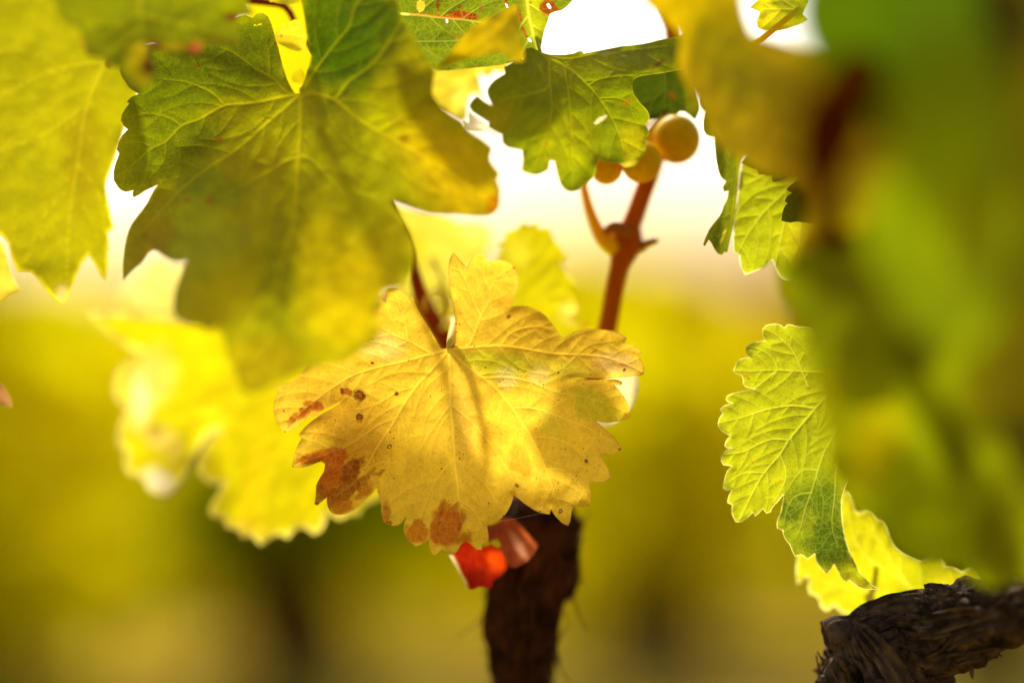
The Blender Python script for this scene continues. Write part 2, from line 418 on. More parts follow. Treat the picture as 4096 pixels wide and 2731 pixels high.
nx = len(xs); fc = [(j * nx + i, j * nx + i + 1, (j + 1) * nx + i + 1, (j + 1) * nx + i) for j in range(len(ys) - 1) for i in range(nx - 1)]
tag(mesh('ground', np.c_[gx.ravel(), gy.ravel(), gz.ravel()], fc, gm), kind='structure')

def ground_cover(n, seed):
    rnd = np.random.default_rng(seed); y = 5.5 + 11 * rnd.random(n) ** 1.3; x = (rnd.random(n) - .5) * (2.4 + .5 * y) ; dens = fbm(x * 1.3 + 30, y * 1.3 + 30, 5, 3)
    k = dens > .44; x, y = x[k], y[k]; n = len(x); h = .03 + .07 * rnd.random(n); a = rnd.random(n) * 6.28; w_ = .004 + .006 * rnd.random(n); lx, ly = (rnd.random(n) - .5) * h, (rnd.random(n) - .5) * h
    b_ = np.stack([x, y, np.zeros(n) - .01], 1); sd = np.stack([np.cos(a) * w_, np.sin(a) * w_, 0 * a], 1); tp_ = np.stack([lx, ly, h + .02], 1)
    v = np.stack([b_ - sd, b_ + sd, b_ + sd * .7 + tp_ * .55, b_ - sd * .7 + tp_ * .55, b_ + tp_], 1).reshape(-1, 3); i = np.arange(n) * 5
    f = [tuple(q) for q in np.stack([i, i + 1, i + 2, i + 3], 1).tolist()] + [tuple(q) for q in np.stack([i + 3, i + 2, i + 4], 1).tolist()]
    c = lin((150, 140, 0))[None] * (.6 + .8 * rnd.random((n, 1))) + lin((190, 140, 0))[None] * (rnd.random((n, 1)) > .6) * .5
    return v, f, np.repeat(c, 5, 0)
# ------------------------------------------------------------------ materials
M_hero = leaf_material('hero_leaf', vein=lin((250, 226, 96)), fine=0.6, vstr=0.75, trans=0.62, specks=1.0, mottle=0.22, bump=1.0)
M_green = leaf_material('green_leaf', vein=lin((205, 180, 20)), fine=0.42, vstr=0.85, trans=0.72, mottle=0.5, bump=1.4)
M_lime = leaf_material('lime_leaf', vein=lin((245, 240, 90)), fine=0.45, vstr=0.8, trans=0.72, mottle=0.22, bump=1.2)
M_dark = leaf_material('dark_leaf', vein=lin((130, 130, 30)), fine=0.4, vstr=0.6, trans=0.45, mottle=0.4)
M_soft = leaf_material('blurred_leaf', vein=lin((235, 205, 40)), fine=0.2, vstr=0.5, trans=0.68, mottle=0.25)
M_fore = leaf_material('near_leaf', vein=lin((120, 110, 0)), fine=0.1, vstr=0.3, trans=0.55, mottle=0.4)
M_dry = leaf_material('dry_leaf', vein=lin((215, 90, 30)), fine=0.5, vstr=0.7, trans=0.5, mottle=0.55)
M_stalk = simple('pale_stalk', tuple(lin((222, 200, 84))), 0.6, 0.05, sss=0.6, sss_scale=0.004)
M_gstalk = simple('green_stalk', tuple(lin((190, 165, 20))), 0.5, 0.3, sss=0.5, sss_scale=0.004)
M_cane = simple('cane_bark', tuple(lin((206, 110, 0))), 0.6, 0.03, noise=tuple(lin((166, 68, 0))), bump=0.0004, bscale=90, stretch=(1, 1, 0.15), nscale=60, sss=0.25, sssr=(1, 0.4, 0.05), sss_scale=0.004)
M_shoot = simple('shoot_bark', tuple(lin((238, 176, 0))), 0.5, 0.06, sss=0.5, sssr=(1, 0.75, 0.08), sss_scale=0.005)
M_node = simple('node_bark', tuple(lin((190, 110, 20))), 0.7, 0.1, noise=tuple(lin((130, 70, 14))), bump=0.001, bscale=400)
M_redcane = simple('red_cane_bark', tuple(lin((150, 56, 12))), 0.7, 0.06, noise=tuple(lin((110, 34, 6))), bump=0.0005, bscale=200)  # redder and darker than the cane with the grapes
M_grape = simple('grape_skin', tuple(lin((232, 186, 0))), 0.5, 0.03, noise=tuple(lin((200, 146, 0))), nscale=90, sss=0.8, sssr=(1, 0.8, 0.03), sss_scale=0.010)
M_bark = simple('bark', tuple(lin((118, 92, 68))), 0.9, 0.12, noise=tuple(lin((34, 20, 12))), nscale=130, bump=0.0022, bscale=300)
M_bark2 = simple('old_bark', tuple(lin((104, 56, 22))), 0.9, 0.1, noise=tuple(lin((26, 12, 5))), nscale=120, bump=0.002, bscale=260)
M_flake = simple('bark_flake', tuple(lin((105, 74, 48))), 0.9, 0.1, noise=tuple(lin((40, 24, 12))), nscale=300, bump=0.0006, bscale=900)

# ------------------------------------------------------------------ canes and trunks of the near vines
def wav_disp(a1, a2, k=1.0, sd=0):
    def f(s, th, r):
        u = np.cos(th) * 2.2 * k; v_ = np.sin(th) * 2.2 * k
        long_ = fbm(u * 2.6 + 40, v_ * 2.6 + 40 + s * 9, sd, 3) - 0.5
        fine_ = np.abs(fbm(u * 7 + 40 + s * 20, v_ * 7 + 40 + s * 60, sd + 4, 4) - 0.5)
        return r * (a1 * long_ * 2 + a2 * (fine_ * 3 - 0.5))
    return f

# cane that carries the grapes
cp = P(*V('F', (1240, 1175))[0], 0.84)
cane = empty('vine_cane', P(*V('F', (1395, 800))[0], 0.832), 'orange brown cane rising to the grapes from behind the spotted leaf, with a side shoot', 'cane')
def node_disp(s, th, r): return r * 0.05 * (vnoise(np.cos(th) * 3 + 9, np.sin(th) * 3 + 9 + s * 60, 2) - 0.5)
cane_geo = tube_geo(W('F', (1245, 1190, .838, 46), (1290, 1050, .838, 46), (1345, 920, .836, 44), (1380, 820, .833, 43), (1398, 740, .832, 43), (1412, 660, .83, 43), (1424, 606, .829, 46), (1431, 584, .828, 58),
    (1438, 556, .828, 78), (1445, 536, .828, 64), (1450, 515, .828, 46), (1460, 490, .828, 44), (1478, 440, .828, 43), (1497, 390, .829, 43), (1517, 320, .83, 42), (1540, 200, .832, 40), (1545, 60, .832, 40),
    (1500, -70, .83, 38), (1380, -120, .825, 36)), ring=24, step=0.0018, disp=node_disp)
mesh('stem', *cane_geo, M_cane, cane)
tube('side_shoot', W('F', (1432, 570, .828, 46), (1408, 562, .826, 42), (1384, 545, .825, 33), (1367, 515, .824, 28), (1353, 478, .823, 24), (1342, 435, .822, 20), (1336, 400, .821, 18)), M_shoot, cane, ring=18, step=0.0012)
tube('stub', W('F', (1446, 566, .828, 34), (1468, 566, .827, 26), (1488, 556, .826, 18), (1508, 550, .825, 13), (1511, 549, .825, 9)), M_node, cane, ring=16, step=0.001, disp=node_disp)
g1 = tube_geo(W('F', (1392, 534, .823, 18), (1408, 524, .822, 30), (1430, 528, .822, 32), (1446, 542, .823, 18)), ring=14, step=0.0006, disp=wav_disp(.25, .25, 1, 3))
mesh('bud', *g1, M_node, cane)

# cane behind the two big leaves
cane2 = empty('vine_cane', P(*V('F', (1030, 780))[0], 0.83), 'dark red brown cane passing between the hanging green leaf and the spotted yellow leaf', 'cane')
tube('stem', W('F', (1200, 1200, .86, 40), (1165, 1100, .90, 40), (1110, 1000, .92, 40), (1060, 900, .90, 40), (1032, 800, .865, 46), (1002, 748, .85, 44), (972, 695, .838, 38), (951, 625, .83, 27), (938, 568, .826, 20),
    (900, 480, .82, 18), (880, 350, .815, 15), (790, 200, .812, 15), (705, 95, .81, 15), (676, 50, .81, 14), (655, 16, .81, 16), (600, 4, .81, 18), (480, -6, .81, 18), (330, -50, .81, 18), (250, -120, .81, 18)), M_redcane, cane2, ring=16, step=0.0022, disp=node_disp)
td = empty('tendril', P(*V('F', (1010, 690))[0], 0.828), 'pale curled tendrils beside the dark cane above the spotted yellow leaf', 'tendril')
tube('coil', W('F', (978, 712, .832, 6), (974, 696, .828, 7), (985, 676, .826, 7), (1008, 668, .826, 7), (1030, 684, .828, 7), (1030, 712, .831, 7), (1016, 728, .833, 5)), M_stalk, td, ring=12, step=0.0008)
tube('coil', W('F', (1030, 745, .84, 7), (1026, 700, .842, 8), (1018, 660, .845, 8), (1008, 625, .848, 8), (996, 602, .85, 11), (998, 590, .85, 6)), M_stalk, td, ring=12, step=0.0008)

# trunk under the spotted leaf
gp = lambda x, y, r: (x, y, -0.05, r)
tp = W('F', (1275, 1120, .842, 60), (1262, 1150, .842, 120), (1248, 1190, .842, 172), (1238, 1250, .84, 186), (1228, 1310, .84, 190), (1206, 1370, .84, 166), (1204, 1420, .84, 158), (1203, 1480, .84, 140), (1199, 1530, .842, 138), (1200, 1580, .842, 128), (1206, 1700, .845, 142))
x0, y0 = tp[-1][0], tp[-1][1]
tp += [(x0 + .004, y0 + .004, .5, .015), (x0 - .005, y0, .3, .018), (x0, y0, .1, .022), (x0 + .003, y0, .0, .03), (x0 + .003, y0, -.05, .034)]
tr = empty('old_vine', (x0, y0, 0), 'dark shaggy vine trunk standing below the spotted yellow leaf', 'vine trunk')
def fibres(n, pathpts, rmul, seed, lng=(0.006, 0.02), wd=0.0009, out=0.5, mat=M_flake):
    """loose bark strips standing off the surface of a limb"""
    rnd = random.Random(seed); geos = []; p = np.array(pathpts, float)
    for _ in range(n):
        i = rnd.randrange(len(p) - 1); t_ = rnd.random(); c = p[i] * (1 - t_) + p[i + 1] * t_; ax = p[i + 1, :3] - p[i, :3]; ax /= np.linalg.norm(ax)
        a = np.cross(ax, (rnd.uniform(-1, 1), rnd.uniform(-1, 1), rnd.uniform(-1, 1))); a /= np.linalg.norm(a); b_ = np.cross(ax, a)
        Ls = rnd.uniform(*lng); sgn = rnd.choice((-1, 1)); r = c[3] * rmul * rnd.uniform(.93, 1.04); w_ = wd * rnd.uniform(.5, 1.8); lift = rnd.uniform(0.0, 1) ** 2.5 * out * Ls
        cur = rnd.uniform(-.4, .4); m_ = 7; vs = []; 
        for q in range(m_):
            u = q / (m_ - 1); cen = c[:3] + a * (r + lift * u ** 2) + ax * sgn * Ls * (u - .3) + b_ * (cur * Ls * u * u)
            ww = w_ * (1 - u * .75); th_ = 0.0003
            vs += [cen - b_ * ww, cen + a * th_, cen + b_ * ww, cen - a * th_]
        fs = []
        for q in range(m_ - 1):
            for z in range(4): fs.append((q * 4 + z, q * 4 + (z + 1) % 4, (q + 1) * 4 + (z + 1) % 4, (q + 1) * 4 + z))
        fs += [(3, 2, 1, 0), tuple(range(len(vs) - 4, len(vs)))]
        geos.append((np.array(vs), fs))
    return join(geos)
mesh('trunk', *join([tube_geo(tp, ring=96, step=0.0012, disp=wav_disp(.26, .34, 1.5, 7)), fibres(190, tp[1:12], 1.0, 3, (0.005, 0.016), .0010, .8)]), M_bark2, tr)

# gnarled arm in the corner
arm = empty('gnarled_vine', (0.17, 0.80, 0), 'gnarled dark bark head of a vine with an arm reaching right, in the bottom corner', 'vine trunk')
head = W(8, (1655, 618, .79, 60), (1690, 640, .79, 230), (1730, 680, .79, 370), (1780, 760, .792, 480), (1800, 865, .795, 510), (1810, 1000, .80, 500), (1840, 1200, .805, 480))
hx, hy = head[-1][0], head[-1][1]
head += [(hx, hy, .45, .034), (hx - .01, hy, .25, .036), (hx, hy, .05, .042), (hx, hy, -.05, .05)]
armp = W(8, (1730, 720, .79, 160), (1790, 690, .787, 250), (1880, 655, .785, 268), (1990, 668, .782, 330), (2090, 640, .778, 326), (2180, 612, .77, 285), (2290, 590, .762, 235), (2420, 560, .75, 220), (2600, 500, .735, 200))
mesh('trunk', *join([tube_geo(head, ring=170, step=0.0007, disp=wav_disp(.20, .30, 1.9, 17)), fibres(130, head[2:7], .97, 5, (0.004, 0.009), .0018, .05)]), M_bark, arm)
mesh('arm', *join([tube_geo(armp, ring=160, step=0.0006, disp=wav_disp(.22, .34, 1.8, 27)), fibres(130, armp, .985, 6, (0.005, 0.012), .0018, .12)]), M_bark, arm)
stub = W(8, (1580, 676, .786, 96), (1585, 674, .786, 122), (1606, 668, .787, 140), (1655, 680, .79, 170), (1700, 690, .79, 170))
mesh('pruned_stub', *tube_geo(stub, ring=40, step=0.0007, disp=wav_disp(.16, .16, 1.6, 37)), M_bark, arm)
mesh('hanging_bark', *tube_geo(W(8, (2105, 770, .775, 10), (2125, 775, .774, 14), (2140, 790, .773, 18), (2148, 820, .772, 20), (2150, 845, .772, 8)), ring=10, step=.0005, disp=wav_disp(.3, .2, 1, 1)), M_flake, arm)
mesh('hanging_bark', *tube_geo(W(8, (1990, 530, .78, 12), (1987, 505, .779, 20), (1975, 498, .778, 14), (1965, 496, .778, 6)), ring=10, step=.0005, disp=wav_disp(.3, .2, 1, 2)), M_flake, arm)

# near cane blurred on the right
fc_ = W('F', (2300, 1340, .76, 60), (2200, 1200, .78, 66), (2120, 1000, .77, 66), (2060, 760, .72, 70), (1990, 640, .68, 76), (1920, 560, .64, 56), (1888, 450, .56, 84), (1904, 305, .50, 210), (1940, 215, .53, 150), (2000, 110, .62, 70), (2060, -120, .64, 70))
nc = empty('vine_cane', fc_[0][:3], 'blurred dark brown cane half hidden among the out of focus leaves nearest the lens', 'cane')
tube('stem', fc_, simple('near_cane_bark', tuple(lin((78, 28, 0))), 0.9, 0.0), nc, ring=16, step=0.006)

# grapes
gr = empty('grape_bunch', P(*V(2, (2110, 720))[0], .835), 'four ripe amber grapes hanging beside the orange brown cane under the green leaf', 'grapes')
def grape(view, x, y, r, d):
    (sx, sy), = V(view, (x, y)); c = P(sx, sy, d); R = r / VIEW[view][2] / 4096 * SENS / LENS * d; vs, fs = [], []
    nu, nv = 48, 28
    for j in range(nv + 1):
        for i in range(nu):
            a, e = 2 * math.pi * i / nu, math.pi * j / nv; k = 1 + .012 * math.sin(a * 2 + x) * math.sin(e)
            vs.append((c[0] + R * k * math.sin(e) * math.cos(a), c[1] + R * k * math.sin(e) * math.sin(a), c[2] + R * 1.03 * math.cos(e)))
    for j in range(nv):
        for i in range(nu): fs.append((j * nu + i, (j + 1) * nu + i, (j + 1) * nu + (i + 1) % nu, j * nu + (i + 1) % nu))
    mesh('grape', vs, fs, M_grape, gr); return c, R
for (x, y, r, d) in ((2205, 873, 148, .812), (1985, 1015, 128, .803), (1765, 1050, 103, .806), (2072, 862, 132, .826)):
    c, R = grape(2, x, y, r, d)
    (ax, ay), = V(2, (2110, 720)); top = P(ax, ay, .822)
    if x > 1900: tube('stalk', [(*top, .0011), (*(top * .5 + c * .5 + np.array([0, .004, .004])), .0009), (*(c + np.array([0, .002, R * .98])), .0012)], M_gstalk, gr, ring=8, step=.001)
tube('stalk', [(*top, .0022), (*P(*V('F', (1530, 235))[0], .826), .0020), (*P(*V('F', (1540, 150))[0], .832), .002)], M_redcane, gr, ring=10, step=.001)

# ------------------------------------------------------------------ the spotted yellow leaf
K5 = 1 / 1.1618
def v5(w0, w1, *p): return (V(5, *p), (w0, w1))
hero_o = V(5, (915, 515), (890, 515), (865, 475), (840, 430), (810, 385), (785, 340), (770, 310), (760, 280), (749, 273), (743, 291), (722, 262), (698, 243), (665, 234), (640, 238), (630, 250), (634, 275),
    (633, 302), (618, 292), (596, 266), (592, 310), (560, 350), (520, 385), (480, 420), (440, 440), (400, 470), (340, 520), (300, 550), (270, 575), (262, 600), (240, 625), (215, 655), (190, 670), (150, 678), (106, 694),
    (130, 716), (118, 745), (110, 780), (112, 820), (125, 860), (145, 890), (162, 906), (195, 895), (230, 870), (255, 845), (300, 832), (345, 800), (390, 776), (432, 752), (400, 782), (340, 815), (290, 850), (255, 882), (227, 915), (240, 935),
    (224, 960), (208, 1000), (200, 1035), (196, 1066), (240, 1068), (290, 1055), (330, 1040), (348, 1050), (345, 1080), (325, 1115), (308, 1150), (305, 1190), (299, 1238), (313, 1244), (335, 1225), (356, 1208), (360, 1245), (380, 1278), (420, 1288),
    (465, 1275), (505, 1250), (535, 1220), (570, 1185), (588, 1160), (595, 1190), (605, 1230), (612, 1280), (620, 1320), (665, 1340), (705, 1325), (724, 1298), (713, 1350), (722, 1385), (745, 1415), (766, 1436), (800, 1425), (832, 1403), (830, 1430),
    (840, 1460), (852, 1477), (870, 1470), (889, 1450), (915, 1465), (940, 1472), (965, 1455), (977, 1430), (1002, 1408), (1030, 1430), (1055, 1450), (1078, 1450), (1078, 1425), (1105, 1418), (1109, 1390), (1101, 1336), (1130, 1326), (1165, 1305),
    (1195, 1275), (1213, 1240), (1226, 1198), (1250, 1215), (1290, 1245), (1340, 1275), (1393, 1286), (1398, 1262), (1420, 1295), (1450, 1325), (1479, 1338), (1490, 1315), (1495, 1275), (1503, 1244), (1540, 1250), (1581, 1245), (1588, 1220),
    (1586, 1180), (1577, 1138), (1620, 1138), (1660, 1132), (1678, 1115), (1668, 1080), (1648, 1045), (1634, 1009), (1680, 1008), (1715, 997), (1728, 980), (1712, 955), (1690, 925), (1650, 890), (1606, 852), (1650, 859), (1700, 856), (1745, 845),
    (1769, 830), (1765, 800), (1755, 770), (1735, 735), (1712, 705), (1692, 684), (1728, 686), (1731, 672), (1712, 661), (1660, 658), (1590, 660), (1530, 658), (1488, 652), (1530, 651), (1600, 654), (1680, 654), (1740, 648), (1790, 642), (1829, 637),
    (1832, 605), (1822, 575), (1800, 550), (1822, 534), (1812, 516), (1780, 500), (1742, 487), (1752, 466), (1730, 450), (1690, 435), (1640, 428), (1590, 425), (1540, 428), (1500, 440), (1475, 458), (1455, 466), (1440, 450), (1410, 410),
    (1375, 365), (1330, 335), (1285, 320), (1245, 318), (1217, 323), (1222, 290), (1238, 250), (1249, 210), (1246, 165), (1228, 135), (1190, 112), (1150, 103), (1110, 112), (1096, 100), (1091, 75), (1072, 68), (1045, 80), (1022, 110), (1007, 143),
    (990, 120), (968, 95), (946, 70), (934, 85), (925, 120), (921, 160), (928, 220), (940, 290), (950, 350), (955, 420), (956, 480), (948, 508))
hero_v = [v5(9, 3, (925, 522), (928, 620), (932, 770), (942, 880), (950, 1030), (962, 1140), (970, 1220), (985, 1320), (1050, 1430)),
    v5(8, 2, (925, 522), (850, 610), (775, 690), (720, 770), (660, 870), (600, 960), (560, 1030), (500, 1120), (400, 1200)),
    v5(9, 2.5, (925, 522), (1010, 600), (1085, 655), (1150, 710), (1215, 790), (1290, 900), (1350, 1010), (1385, 1100), (1420, 1200), (1470, 1310)),
    v5(7, 2, (925, 522), (830, 545), (720, 575), (610, 600), (480, 640), (380, 700), (250, 800), (165, 885)),
    v5(8, 2.5, (925, 522), (1060, 508), (1170, 505), (1290, 520), (1400, 540), (1520, 545), (1640, 555), (1750, 590), (1820, 625)),
    v5(6, 2, (1000, 512), (1020, 495), (1050, 430), (1075, 360), (1112, 290), (1115, 240), (1155, 180), (1210, 145)),
    v5(4, 2, (1072, 365), (1035, 290), (1010, 220), (985, 170), (945, 85)), v5(3.5, 2, (1115, 240), (1085, 180), (1090, 90)),
    v5(5, 2, (1165, 505), (1200, 455), (1260, 425), (1340, 415), (1400, 430)), v5(5, 2, (850, 545), (820, 528), (735, 480), (670, 455), (620, 425)),
    v5(4, 1.5, (735, 480), (722, 400), (700, 330), (670, 262)),
    v5(5, 2, (1085, 655), (1190, 650), (1300, 670), (1430, 720), (1560, 745), (1700, 790), (1762, 825)), v5(5, 2, (1215, 790), (1320, 795), (1430, 830), (1560, 880), (1650, 930), (1720, 980)),
    v5(4, 1.5, (1305, 925), (1400, 930), (1500, 970), (1600, 1060), (1672, 1115)), v5(4, 1.5, (1380, 1075), (1450, 1080), (1530, 1150), (1578, 1235)),
    v5(5, 1.5, (932, 775), (870, 860), (810, 950), (770, 1040)), v5(5, 1.5, (933, 775), (1020, 850), (1110, 950), (1190, 1070), (1225, 1170)),
    v5(4, 1.5, (950, 1030), (890, 1090), (840, 1180), (800, 1280), (770, 1400)), v5(4, 1.5, (950, 1025), (1040, 1090), (1100, 1160), (1150, 1240)), v5(3, 1.5, (970, 1220), (920, 1260), (880, 1360)),
    v5(3, 1.5, (970, 1220), (1040, 1270), (1090, 1380)), v5(4, 1.5, (775, 690), (680, 720), (600, 770), (500, 800)), v5(4, 1.5, (690, 835), (600, 870), (500, 940), (400, 990), (210, 1060)),
    v5(3, 1.5, (1430, 720), (1500, 690), (1600, 680)), v5(3, 1.5, (1520, 545), (1580, 500), (1700, 480)), v5(3, 1.5, (1520, 547), (1450, 610), (1380, 640)), v5(3, 1.5, (1565, 745), (1620, 715), (1690, 700))]
def b5(x, y, rx, ry, *r): return (V(5, (x, y))[0][0], V(5, (x, y))[0][1], rx * K5, ry * K5) + r
def bb(x, y, rx, ry, *r): return (V('b', (x, y))[0][0], V('b', (x, y))[0][1], rx / 2.24, ry / 2.24) + r
hero_b = [b5(1400, 350, 420, 200, 20, (238, 190, 40), .5, .7), b5(1120, 580, 200, 75, 12, (196, 190, 24), .85, .5, .8), b5(1350, 600, 260, 50, 8, (205, 195, 40), .6, .6, .8), b5(1600, 780, 180, 85, 25, (190, 178, 20), .75, .5, .8),
    b5(1290, 760, 130, 70, 30, (205, 195, 50), .5, .6), b5(700, 330, 70, 80, 0, (214, 200, 50), .6, .6), b5(1380, 860, 160, 60, 40, (212, 196, 50), .5, .6),
    b5(1000, 880, 80, 300, -5, (244, 196, 70), .5, .7), b5(600, 500, 130, 80, 10, (246, 226, 130), .5, .6), b5(1340, 640, 60, 50, 0, (240, 214, 120), .6, .6), b5(1190, 650, 60, 60, 0, (240, 216, 130), .6, .6),
    b5(450, 850, 260, 180, 30, (206, 150, 30), .75, .6), b5(500, 1010, 170, 140, 0, (190, 130, 22), .6, .6), b5(1700, 590, 120, 60, 10, (238, 196, 120), .6, .6),
    b5(1150, 920, 110, 50, 30, (190, 128, 24), .4, .8, 1.2), b5(1260, 1050, 150, 40, 50, (188, 124, 20), .4, .8, 1.2), b5(1150, 1000, 120, 35, 50, (196, 134, 24), .35, .8, 1.2),
    # necrotic brown patches
    bb(330, 540, 190, 62, -38, (176, 84, 8), .95, .3, .6), bb(400, 500, 110, 50, 20, (168, 80, 10), .8, .4, .7), bb(390, 965, 200, 55, -14, (200, 106, 14), .95, .35, .5), bb(600, 930, 110, 70, 25, (176, 84, 8), .85, .5, .7),
    bb(580, 1050, 150, 160, -30, (186, 90, 10), .9, .4, .5), bb(730, 1080, 150, 75, -55, (140, 62, 6), .95, .25, .5), bb(520, 1180, 160, 140, -40, (196, 104, 16), .9, .4, .5), bb(450, 1300, 60, 100, 15, (150, 92, 26), .7, .4),
    bb(640, 1270, 180, 90, -35, (148, 72, 10), .9, .35, .6), bb(850, 1150, 130, 36, -40, (140, 66, 8), .75, .5, .8), bb(965, 1110, 60, 26, -25, (150, 72, 8), .7, .5, .8), bb(800, 1290, 200, 60, -38, (182, 104, 24), .8, .5, .6), bb(660, 1400, 170, 70, -15, (200, 120, 50), .85, .4),
    bb(690, 375, 62, 36, 18, (170, 80, 6), .95, .2, .5), bb(803, 405, 58, 58, 0, (132, 56, 6), 1, .2, .5), bb(803, 405, 60, 60, 0, (80, 26, 4), .5, .06, .3), bb(645, 365, 18, 30, 0, (80, 30, 4), .9, .3), bb(800, 400, 26, 24, 0, (165, 96, 24), .8, .4),
    bb(800, 598, 38, 34, 0, (84, 30, 4), 1, .2, .6), bb(800, 598, 20, 18, 0, (150, 90, 20), .9, .3), bb(800, 635, 30, 22, 0, (196, 110, 20), .8, .4), bb(1133, 390, 22, 24, 0, (120, 46, 6), 1, .3), bb(915, 115, 18, 14, 0, (140, 48, 6), 1, .3),
    bb(1070, 865, 24, 18, -30, (90, 40, 6), 1, .2), bb(1070, 865, 10, 8, 0, (240, 220, 150), 1, .3), bb(135, 732, 14, 10, 0, (60, 20, 4), 1, .3), bb(415, 1375, 26, 18, 0, (60, 30, 6), .9, .4), bb(205, 1043, 9, 7, 0, (60, 20, 4), 1, .3), bb(120, 543, 9, 9, 0, (70, 26, 6), 1, .3),
    b5(915, 1350, 78, 125, 4, (204, 122, 12), .96, .18, .4), b5(915, 1260, 62, 40, 0, (196, 100, 8), .7, .4, .5), b5(975, 1330, 16, 70, 0, (170, 72, 4), .6, .5), b5(885, 1290, 10, 60, 15, (150, 70, 6), .6, .6), b5(765, 1370, 55, 70, -10, (210, 132, 20), .9, .3, .5),
    b5(635, 1290, 26, 60, 0, (190, 110, 16), .75, .5), b5(640, 1325, 22, 14, 0, (150, 60, 6), .8, .5), b5(1000, 1395, 30, 40, -30, (206, 126, 20), .8, .4), b5(540, 470, 30, 14, 0, (170, 96, 14), .9, .4, .8),
    b5(1443, 1270, 11, 11, 0, (110, 50, 6), 1, .3), b5(1443, 1270, 5, 5, 0, (240, 225, 170), 1, .3), b5(1563, 1038, 10, 10, 0, (130, 60, 6), 1, .3), b5(1722, 985, 11, 9, 0, (130, 40, 6), 1, .3), b5(1674, 1122, 7, 6, 0, (100, 40, 6), 1, .3), b5(1740, 615, 10, 6, -40, (90, 36, 6), 1, .3),
    b5(1202, 368, 11, 11, 0, (140, 60, 6), 1, .4), b5(1228, 140, 8, 8, 0, (150, 60, 6), 1, .3), b5(1240, 1152, 12, 8, 30, (110, 46, 6), .9, .4), b5(1600, 656, 50, 5, 2, (180, 96, 20), .8, .5), b5(1720, 590, 40, 8, 10, (200, 120, 40), .6, .5), b5(1590, 580, 50, 14, 5, (205, 130, 30), .4, .6, 1),
    b5(865, 460, 12, 50, -30, (190, 90, 10), .6, .5), b5(820, 640, 20, 12, 0, (190, 110, 16), .5, .6), b5(1230, 300, 70, 30, 30, (216, 160, 40), .5, .6), b5(1350, 400, 90, 50, 40, (222, 170, 30), .55, .6)]
hero_b = [tuple(b[:5]) + ((tuple(np.array(b[5]) * np.array((.95, .85, .2))) if b[5][1] < .66 * b[5][0] else b[5]),) + ((b[6], max(b[7], .3) if len(b) > 7 else .4, (b[8] if len(b) > 8 else .5) * 2.6) if max(b[2], b[3]) > 18 and b[5][1] < .66 * b[5][0] else tuple(b[6:])) for b in hero_b]
hero_d = [(*V(5, (925, 520))[0], .780), (*V(5, (160, 880))[0], .787), (*V(5, (200, 1060))[0], .781), (*V(5, (600, 260))[0], .784), (*V(5, (950, 80))[0], .786), (*V(5, (1220, 140))[0], .795), (*V(5, (1300, 330))[0], .794), (*V(5, (1590, 430))[0], .792),
    (*V(5, (1830, 610))[0], .786), (*V(5, (1460, 560))[0], .784), (*V(5, (1760, 830))[0], .783), (*V(5, (1670, 1120))[0], .783), (*V(5, (1470, 1330))[0], .778), (*V(5, (1225, 1200))[0], .786), (*V(5, (1330, 1200))[0], .788), (*V(5, (1070, 1440))[0], .775),
    (*V(5, (860, 1470))[0], .778), (*V(5, (640, 1330))[0], .784), (*V(5, (470, 1270))[0], .790), (*V(5, (400, 1180))[0], .781), (*V(5, (310, 1240))[0], .778), (*V(5, (1150, 1050))[0], .786), (*V(5, (940, 950))[0], .776), (*V(5, (600, 800))[0], .779), (*V(5, (1300, 850))[0], .779)]
leaf('spotted golden yellow leaf with brown burnt edges, in sharp focus at the middle', hero_o, hero_d, hero_v, (240, 196, 46), hero_b, mat=M_hero, step=15, sub=2, gap=70, seed=1, edge=(205, 150, 60), edgew=3, kcol=.86,
    wav=.0015, fold=.0004, nervew=.8, vary=.10, petiole=W('F', (1029, 799, .781, 10), (1034, 786, .783, 18), (1040, 764, .79, 22), (1044, 742, .80, 20), (1036, 736, .82, 16), (1016, 752, .845, 14)), petmat=M_stalk)

